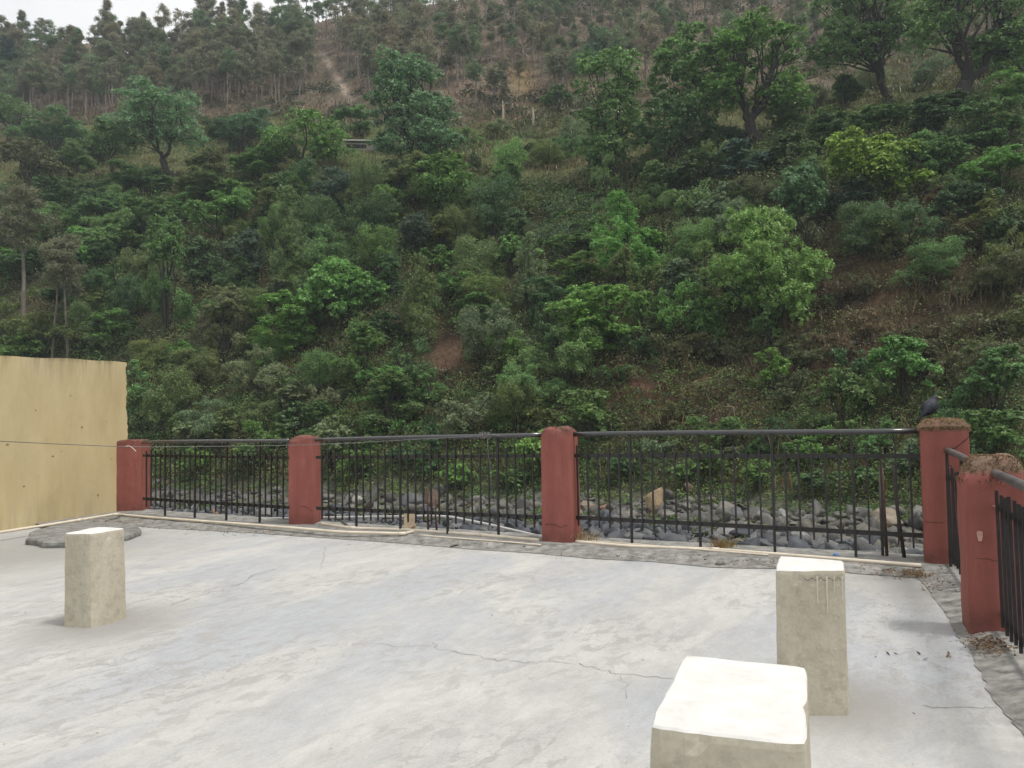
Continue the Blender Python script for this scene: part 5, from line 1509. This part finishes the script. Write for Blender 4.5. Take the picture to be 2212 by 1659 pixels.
# ---------------------------------------------------------------- cream concrete stubs
def stub(label, quad, h, slump, foot=0.0, topw=True, drips=False, cols=(0, 0)):
    """quad: top corners front-left, front-right, back-right, back-left on the ground plan"""
    qd = np.array(quad, float); c = qd.mean(0)
    o = empty('concrete_stub', (*c, 0)); qd = qd - c
    nz = 26; ns = 12; V = []
    sd = rng.uniform(0, 50)
    zz = list(np.linspace(-0.02, h - 0.02, nz)) + [h - 0.005, h]
    bites = {(int(rng.integers(0, 4)), int(rng.integers(0, ns))): rng.uniform(0.002, 0.006) for _ in range(9)}
    for z in zz:
        ins = 0 if z < h - 0.015 else (0.002 if z < h else 0.008)
        t = max(0, z) / h
        sc = 1 + foot * (1 - t)
        ring = []
        for s in range(4):
            for i in range(ns):
                u = i / ns; e = (qd[s] * (1 - u) + qd[(s + 1) % 4] * u)
                L_ = np.linalg.norm(e)
                rc = 0.965 if i == 0 else (0.99 if i in (1, ns - 1) else 1.0)
                ib = ins + (bites.get((s, i), 0) if z > h - 0.05 else 0)
                e = e * sc * rc * (1 - ib / L_) + np.array(slump) * (1 - t)
                nn = (fbm(np.array([e[0] * 11 + e[1] * 13 + sd]), np.array([z * 9 + sd]))[0] - 0.5) * 0.009
                e = e * (1 + nn / L_)
                V.append((e[0], e[1], z + (0.008 * (fbm(np.array([e[0] * 9 + sd]), np.array([e[1] * 9]))[0] - 0.5) if z > h - 0.05 else 0)))
    R_ = 4 * ns; nr = len(zz)
    Fs = [(r * R_ + i, r * R_ + (i + 1) % R_, (r + 1) * R_ + (i + 1) % R_, (r + 1) * R_ + i) for r in range(nr - 1) for i in range(R_)]
    mt = [0 if r < nr - 2 else 1 for r in range(nr - 1) for i in range(R_)]
    mb = MB()
    mb.add(V, [], 0); mb.F += [list(f) for f in Fs]; mb.M += mt
    g = 8; P_ = []                         # top sheet as a grid, slightly uneven
    last = (nr - 1) * R_
    cidx = len(V); mb.add([(0, 0, h + 0.004)], [], 0)
    mb.F += [[last + i, last + (i + 1) % R_, cidx] for i in range(R_)]; mb.M += [1] * R_
    if drips:
        f0, f1 = qd[0], qd[1]; n_ = np.array([f1[1] - f0[1], -(f1[0] - f0[0])]); n_ /= np.linalg.norm(n_)
        for u, l0, w_ in ((0.6, 0.12, 0.003), (0.735, 0.16, 0.0035), (0.84, 0.06, 0.002), (0.955, 0.10, 0.003)):
            cpt = f0 * (1 - u) + f1 * u; tdir = (f1 - f0) / np.linalg.norm(f1 - f0)
            ring_ = []
            for zz_, ww in ((h - 0.025, w_ * 1.4), (h - 0.03 - l0 * 0.5, w_ * 0.8), (h - 0.03 - l0, w_ * 0.9), (h - 0.04 - l0, w_ * 0.2)):
                sl = np.array(slump) * (1 - zz_ / h)
                for sg in (-1, 1): e = cpt + tdir * ww * sg + n_ * 0.012 + sl; ring_.append((e[0], e[1], zz_))
            mb.add(ring_, [(2 * i, 2 * i + 1, 2 * i + 3, 2 * i + 2) for i in range(3)], 2)
        pts_ = [f0 * (1 - u) + f1 * u + n_ * 0.011 for u in np.linspace(0.4, 0.98, 22)]
        zc = [h - 0.03 - 0.018 * abs(math.sin(i * 0.7)) for i in range(22)]
        mb.add([(*p_, z_ + 0.0025) for p_, z_ in zip(pts_, zc)] + [(*p_, z_ - 0.002) for p_, z_ in zip(pts_, zc)], [(22 + i, 22 + i + 1, i + 1, i) for i in range(21)], 3)
    b_ = mb.build('block', [M['cream'], M['white'], M['drip'], M['crack']], o)
    bm = bmesh.new(); bm.from_mesh(b_.data); bmesh.ops.recalc_face_normals(bm, faces=[f for f in bm.faces if f.material_index < 2]); bm.to_mesh(b_.data); bm.free()
    tag(o, label, 'concrete stub', 'cream concrete stubs on the terrace')
    return o


hl = 0.672
stub('cream concrete stub standing alone at left in front of the dark round slab', [gp(138, 1151.5, hl)[:2], gp(195, 1153, hl)[:2], gp(270, 1141, hl)[:2], gp(213, 1138, hl)[:2]], hl, (0.0, 0.015), 0.05)
hr_ = 0.685
stub('tall weathered cream stub with white drips, behind the nearest stub at right', [gp(1673, 1231.7, hr_)[:2], gp(1824, 1231.7, hr_)[:2], gp(1822, 1211, hr_)[:2], gp(1684, 1201, hr_)[:2]], hr_, (-0.005, 0.0), 0.02, drips=True)
hn = 0.76
stub('nearest cream stub with blank white top, cut by the bottom of the view', [gp(1395, 1572, hn)[:2], gp(1744, 1606, hn)[:2], gp(1744, 1440, hn)[:2], gp(1478, 1415, hn)[:2]], hn, (0.0, 0.0), 0.01)

# dark round slab on the floor at left
sl = [(60, 1176), (92, 1184), (140, 1184), (205, 1182), (277, 1168), (302, 1158), (299, 1149), (258, 1141), (213, 1139), (150, 1143), (100, 1150), (66, 1162)]
Q = np.array([gp(*s_)[:2] for s_ in sl]); c = Q.mean(0)
Q = np.concatenate([Q[i:i + 1] * (1 - t) + np.roll(Q, -1, 0)[i:i + 1] * t for i in range(len(Q)) for t in (0, 0.33, 0.66)])
Q = Q + rng.normal(size=Q.shape) * 0.012 - c
V = []; nq = len(Q)
for s_, z in ((1.0, -0.01), (1.01, 0.03), (1.0, 0.06), (0.97, 0.078), (0.9, 0.082), (0.5, 0.08)):
    V += [(p_[0] * s_, p_[1] * s_, z + (rng.normal(0, 0.003) if z > 0.02 else 0)) for p_ in Q]
V.append((0, 0, 0.08))
Fs = [(r * nq + i, r * nq + (i + 1) % nq, (r + 1) * nq + (i + 1) % nq, (r + 1) * nq + i) for r in range(5) for i in range(nq)] + [(5 * nq + i, 5 * nq + (i + 1) % nq, 6 * nq) for i in range(nq)]
mb = MB(); mb.add(V, Fs); o = mb.build('stone_slab', M['darkslab']); o.location = (*c, 0)
bm = bmesh.new(); bm.from_mesh(o.data); bmesh.ops.recalc_face_normals(bm, faces=bm.faces[:]); bm.to_mesh(o.data); bm.free()
tag(o, 'dark weathered round slab lying on the floor behind the left cream stub', 'slab')

# ---------------------------------------------------------------- cream board, litter, weeds
b0 = gp(886, 1146, 0.03)
mb = MB(); mb.box((-0.075, -0.02, 0), (0.075, 0.02, 0.235)); mb.beam((-0.07, -0.05, 0.03), (0.07, -0.055, 0.13), 0.02, 0.09)
o = mb.build('wooden_board', M['wood']); o.location = b0; o.rotation_euler = (math.radians(-8), 0, 0.15)
tag(o, 'cream wooden board end standing on the pipe behind the second panel', 'board')
rb = gp(1553, 1222)
bm = rock_mesh('lump', 2, 6, 77); me = from_bm('mortar_lump', bm, M['darkslab']); o = obj('mortar_lump', me); o.scale = (0.12, 0.1, 0.07); o.location = (rb[0], rb[1], 0.03)
tag(o, 'small dark lump of mortar on the floor edge before the longest panel', 'debris')
mb = MB(); a_ = gp(972, 1181, 0.012); b_ = gp(996, 1178, 0.012); mb.tube([a_, (a_ + b_) / 2 + np.array([0, 0, 0.01]), b_], [0.006, 0.009, 0.004], 6)
tag(mb.build('twig', M['stick']), 'short dark twig lying at the floor edge before the second panel', 'twig')
c = gp(1806, 1199, 0.05)
bm = rock_mesh('s', 2, 4, 9); me = from_bm('plastic_scrap', bm, M['blue']); o = obj('plastic_scrap', me); o.scale = (0.07, 0.05, 0.04); o.location = c; o.rotation_euler = (0.2, 0.3, 0.5)
tag(o, 'crumpled scrap of bright blue plastic behind the longest panel', 'litter')


def weed(label, x, y, hpx, pal_, n, cat, lean=0.4, spread=0.05, leafn=0):
    g = gp(x, y, 0.03); h = hpx * g[1] / FL
    p_ = np.tile(g, (n, 1)) + np.concatenate([rng.normal(size=(n, 2)) * spread, np.zeros((n, 1))], 1)
    o = blades('weed', label, p_ - g, np.full(n, h), 0.008, 3, lambda Q: np.array(pal_)[rng.integers(0, len(pal_), len(Q))], 0.02, lean)
    o.location = g
    tag(o, label, cat)
    return o


weed('yellowish weed growing at the kerb behind the longest panel', 1562, 1186, 30, [(0.2, 0.2, 0.05), (0.26, 0.2, 0.07), (0.25, 0.1, 0.05)], 45, 'weed', 0.6, 0.06)
weed('tuft of dry straw grass at the right foot of the middle pillar', 1262, 1172, 34, [(0.36, 0.3, 0.2), (0.3, 0.24, 0.15), (0.42, 0.36, 0.26)], 40, 'grass tuft', 0.5, 0.07)
weed('tiny dry sprig at the left shoulder of the bird pillar foot', 1988, 1240, 16, [(0.2, 0.13, 0.07), (0.28, 0.2, 0.12)], 30, 'grass tuft', 0.6, 0.06)

# dead leaves gathered on the kerb
kp = []
for x, y, s_, n in ((1950, 1234, 40, 260), (2030, 1262, 25, 120), (2120, 1385, 22, 200), (250, 1128, 40, 200), (450, 1140, 90, 160), (560, 1150, 60, 120), (1700, 1215, 90, 160), (1000, 1172, 120, 160), (1400, 1200, 120, 120), (2160, 1396, 30, 160), (1990, 1400, 60, 14)):
    for i in range(n):
        g = gp(x + random.gauss(0, s_), y + random.gauss(0, 4 if x < 2000 or s_ > 50 else 9), 0.05)
        kp.append(g if s_ < 60 or x != 1990 else np.array([g[0], g[1], 0.008]))
for i in range(45): kp.append(np.array([*gp(random.uniform(0, 2100), random.uniform(1230, 1659))[:2], 0.006]))
kp = np.array(kp); V, Fq = diamonds(kp, np.array([0, 0, 1.0]) + rng.normal(size=kp.shape) * 0.35, np.where(np.arange(len(kp)) < len(kp) - 45, rng.uniform(0.012, 0.045, len(kp)), rng.uniform(0.006, 0.022, len(kp))), 0.35)
pl_ = np.array([(0.10, 0.055, 0.035), (0.16, 0.10, 0.06), (0.07, 0.045, 0.035), (0.22, 0.16, 0.10)])[rng.integers(0, 4, len(kp))]
tag(obj('leaf_litter', from_np('leaf_litter', V, Fq, M['drymoss'], color=np.repeat(pl_, 4, axis=0))), 'dead brown leaves scattered along the kerb', 'leaf litter', kind='stuff')

# ---------------------------------------------------------------- the bird
pz = 1.345
pb = at(2010, 905, 7.22)
bird = empty('bird', (pb[0], pb[1], pz - 0.005), math.radians(-28))
sp = [  # spine x, z, half-width (y), half-height across the spine
    (-0.120, -0.006, 0.010, 0.003), (-0.095, 0.018, 0.016, 0.005), (-0.072, 0.042, 0.022, 0.010), (-0.050, 0.066, 0.040, 0.030), (-0.028, 0.090, 0.056, 0.052), (-0.006, 0.115, 0.062, 0.062), (0.012, 0.142, 0.058, 0.058),
    (0.026, 0.166, 0.046, 0.045), (0.036, 0.184, 0.033, 0.032), (0.043, 0.199, 0.029, 0.028), (0.052, 0.210, 0.026, 0.025), (0.062, 0.214, 0.019, 0.018), (0.069, 0.212, 0.009, 0.009)]
sp = np.array(sp); sp[3:9, 2:] *= 1.17; C3 = np.stack([sp[:, 0], np.zeros(len(sp)), sp[:, 1]], 1); T3 = np.gradient(C3, axis=0); T3 /= np.linalg.norm(T3, axis=1)[:, None]
V = []; n = 14
for i in range(len(sp)):
    ax = np.array([-T3[i][2], 0, T3[i][0]])
    for k in range(n):
        w_ = 2 * math.pi * k / n; V.append(C3[i] + np.array([0, 1, 0]) * sp[i, 2] * math.cos(w_) + ax * sp[i, 3] * math.sin(w_))
Fs = [(i * n + k, i * n + (k + 1) % n, (i + 1) * n + (k + 1) % n, (i + 1) * n + k) for i in range(len(sp) - 1) for k in range(n)]
V += [C3[0], C3[-1]]; e = (len(sp) - 1) * n
Fs += [(len(V) - 2, (k + 1) % n, k) for k in range(n)] + [(len(V) - 1, e + k, e + (k + 1) % n) for k in range(n)]
mb = MB(); mb.add(V, Fs); bo = mb.build('body', M['plumage'], bird, True)
md = bo.modifiers.new('sub', 'SUBSURF'); md.levels = 1; md.render_levels = 2
for s_ in (-1, 1):                         # folded wings lying along the back
    ws = [(-0.092, 0.012, 0.020, 0.004), (-0.066, 0.046, 0.036, 0.010), (-0.036, 0.080, 0.054, 0.020), (-0.008, 0.118, 0.061, 0.028), (0.010, 0.146, 0.054, 0.024), (0.018, 0.162, 0.045, 0.008)]
    V = []
    for (x, z, y, t_) in ws:
        ax = np.array([-0.74, 0, 0.67])
        for k in range(8):
            w_ = 2 * math.pi * k / 8
            V.append(np.array([x, s_ * (y * 1.0), z]) + np.array([0, 1, 0]) * (0.010 * math.cos(w_) * (t_ / 0.028 + 0.2)) + ax * t_ * 1.35 * math.sin(w_))
    Fs = [(i * 8 + k, i * 8 + (k + 1) % 8, (i + 1) * 8 + (k + 1) % 8, (i + 1) * 8 + k) for i in range(5) for k in range(8)] + [tuple(range(8)), tuple(range(40, 48))]
    mb = MB(); mb.add(V, Fs); wg = mb.build('wing', M['wingblue'], bird, True)
    md = wg.modifiers.new('sub', 'SUBSURF'); md.levels = 1; md.render_levels = 2
mb = MB(); mb.tube([(0.062, 0, 0.211), (0.082, 0, 0.210), (0.104, 0, 0.203)], [0.009, 0.006, 0.0012], 8); mb.build('bill', M['bill'], bird, True)
for s_ in (-1, 1):
    mb = MB(); mb.tube([(0.054, s_ * 0.021, 0.216), (0.054, s_ * 0.0265, 0.217)], [0.0042, 0.002], 8); mb.build('eye', M['eye'], bird, True)
    mb = MB(); mb.tube([(0.0, s_ * 0.024, 0.075), (0.004, s_ * 0.024, 0.035), (0.002, s_ * 0.024, 0.008)], [0.010, 0.0035, 0.003], 6)
    for k in (-0.5, 0.0, 0.5): mb.tube([(0.002, s_ * 0.024, 0.008), (0.026, s_ * 0.024 + k * 0.03, 0.003)], [0.003, 0.0018], 5)
    mb.tube([(0.002, s_ * 0.024, 0.008), (-0.018, s_ * 0.024, 0.003)], [0.003, 0.0018], 5)
    mb.build('leg', M['stick'], bird, True)
tag(bird, 'dark slate-blue bird with pale bill perched on the mossy corner pillar', 'bird')

# ---------------------------------------------------------------- labels for the many plants: what stands nearest, then order from the left
ORD = ['first', 'second', 'third', 'fourth', 'fifth', 'sixth', 'seventh', 'eighth', 'ninth', 'tenth', 'eleventh', 'twelfth', 'thirteenth', 'fourteenth', 'fifteenth']
UPA = [('the far-left pines', 90, 120), ('the umbrella-crowned tree', 345, 160), ('the pale earth scar', 715, 150), ('the tall layered tree', 900, 90), ('the yellowish clearing', 1128, 140), ('the straight-stemmed tall tree', 1320, 90),
       ('the low green multi-stemmed tree', 580, 150), ('the leaning wide-crowned tree', 1620, 60), ('the twin-stemmed dark tree', 1935, 90), ('the wide fork-trunked tree', 2120, 90)]
groups = {}
for (o, head, px, py, cat, grp) in PLANTS:
    if cat == 'pine tree':
        best = min(UPA, key=lambda a_: abs(a_[1] - px))
        if 'skyline' in head: ph = 'above ' + best[0]
        else: ph = ('high above ' if py < 60 else 'above ') + best[0]
        if best[0] == 'the far-left pines': ph = 'at the far left of the hill' if 'skyline' in head else ('high at the far left' if py < 60 else 'low at the far left')
    else: ph = near_anchor(px, py)
    groups.setdefault((head + ' ' + ph), []).append((px, o, cat, grp))
for key, lst in groups.items():
    lst.sort(key=lambda t_: t_[0])
    for i, (px, o, cat, grp) in enumerate(lst):
        lb = key if len(lst) == 1 else (key + ', ' + (('left one of two', 'right one of two')[i] if len(lst) == 2 else ORD[min(i, 14)] + ' from left'))
        tag(o, lb, cat, grp)

# ---------------------------------------------------------------- haze, light, camera
bpy.ops.mesh.primitive_cube_add(size=1)
hz_ = bpy.context.object; hz_.name = 'haze'
zlo = float(min(TZ.min(), -4.2)) - 1.0; zhi = float(TZ.max()) + 25
hz_.scale = (3000, 3000, zhi - zlo); hz_.location = (0, 0, (zhi + zlo) / 2)
m = bpy.data.materials.new('haze'); m.use_nodes = True; N = m.node_tree.nodes; L = m.node_tree.links
for n in list(N):
    if n.type != 'OUTPUT_MATERIAL': N.remove(n)
v = N.new('ShaderNodeVolumePrincipled'); v.inputs['Color'].default_value = (0.80, 0.90, 1.0, 1); v.inputs['Density'].default_value = 0.00044; v.inputs['Anisotropy'].default_value = 0.2
L.new(v.outputs[0], N['Material Output'].inputs['Volume'])
hz_.data.materials.clear(); hz_.data.materials.append(m)
tag(hz_, 'thin valley haze', kind='stuff')

w = bpy.data.worlds.new('World'); scene.world = w; w.use_nodes = True
N = w.node_tree.nodes; L = w.node_tree.links; bg = N['Background']
SUN_EL, SUN_AZ = math.radians(66), math.radians(112)      # azimuth clockwise from +Y (ahead): high, to the right and a little behind
sky = N.new('ShaderNodeTexSky'); sky.sky_type = 'NISHITA'; sky.sun_disc = False
sky.sun_elevation = SUN_EL; sky.sun_rotation = SUN_AZ; sky.dust_density = 3.0; sky.air_density = 1.0
# broken white cloud over the blue
nz = noise(N, L, 2.2, 6, 0.6, coord='Generated')
cf = ramp(N, L, nz, [(0.25, 0.72), (0.7, 0.97)])
mx = mix(N, L, cf, sky.outputs[0], (9.6, 9.5, 9.3))
L.new(mx, bg.inputs['Color']); bg.inputs['Strength'].default_value = 0.095

sd = bpy.data.lights.new('sun', 'SUN'); sd.energy = 2.2; sd.angle = math.radians(11); sd.color = (1.0, 0.96, 0.9)
so = bpy.data.objects.new('sun', sd); col.objects.link(so)
dv = Vector((math.sin(SUN_AZ) * math.cos(SUN_EL), math.cos(SUN_AZ) * math.cos(SUN_EL), math.sin(SUN_EL)))
so.rotation_euler = dv.to_track_quat('Z', 'Y').to_euler()

cd_ = bpy.data.cameras.new('camera'); cam = bpy.data.objects.new('camera', cd_); col.objects.link(cam)
cd_.sensor_fit = 'HORIZONTAL'; cd_.sensor_width = 36.0; cd_.lens = 36.0 * FL / 2212.0
cd_.clip_start = 0.05; cd_.clip_end = 5000
Mx = Matrix(((Rv[0], Uv[0], -Fv[0], 0), (Rv[1], Uv[1], -Fv[1], 0), (Rv[2], Uv[2], -Fv[2], EYE), (0, 0, 0, 1)))
cam.matrix_world = Mx
scene.camera = cam
scene.view_settings.view_transform = 'Standard'; scene.view_settings.look = 'None'
scene.view_settings.exposure = 0.35; scene.view_settings.gamma = 1.0
scene.cycles.max_bounces = 6; scene.cycles.diffuse_bounces = 3; scene.cycles.glossy_bounces = 2; scene.cycles.transmission_bounces = 3; scene.cycles.volume_bounces = 1
scene.cycles.use_denoising = True
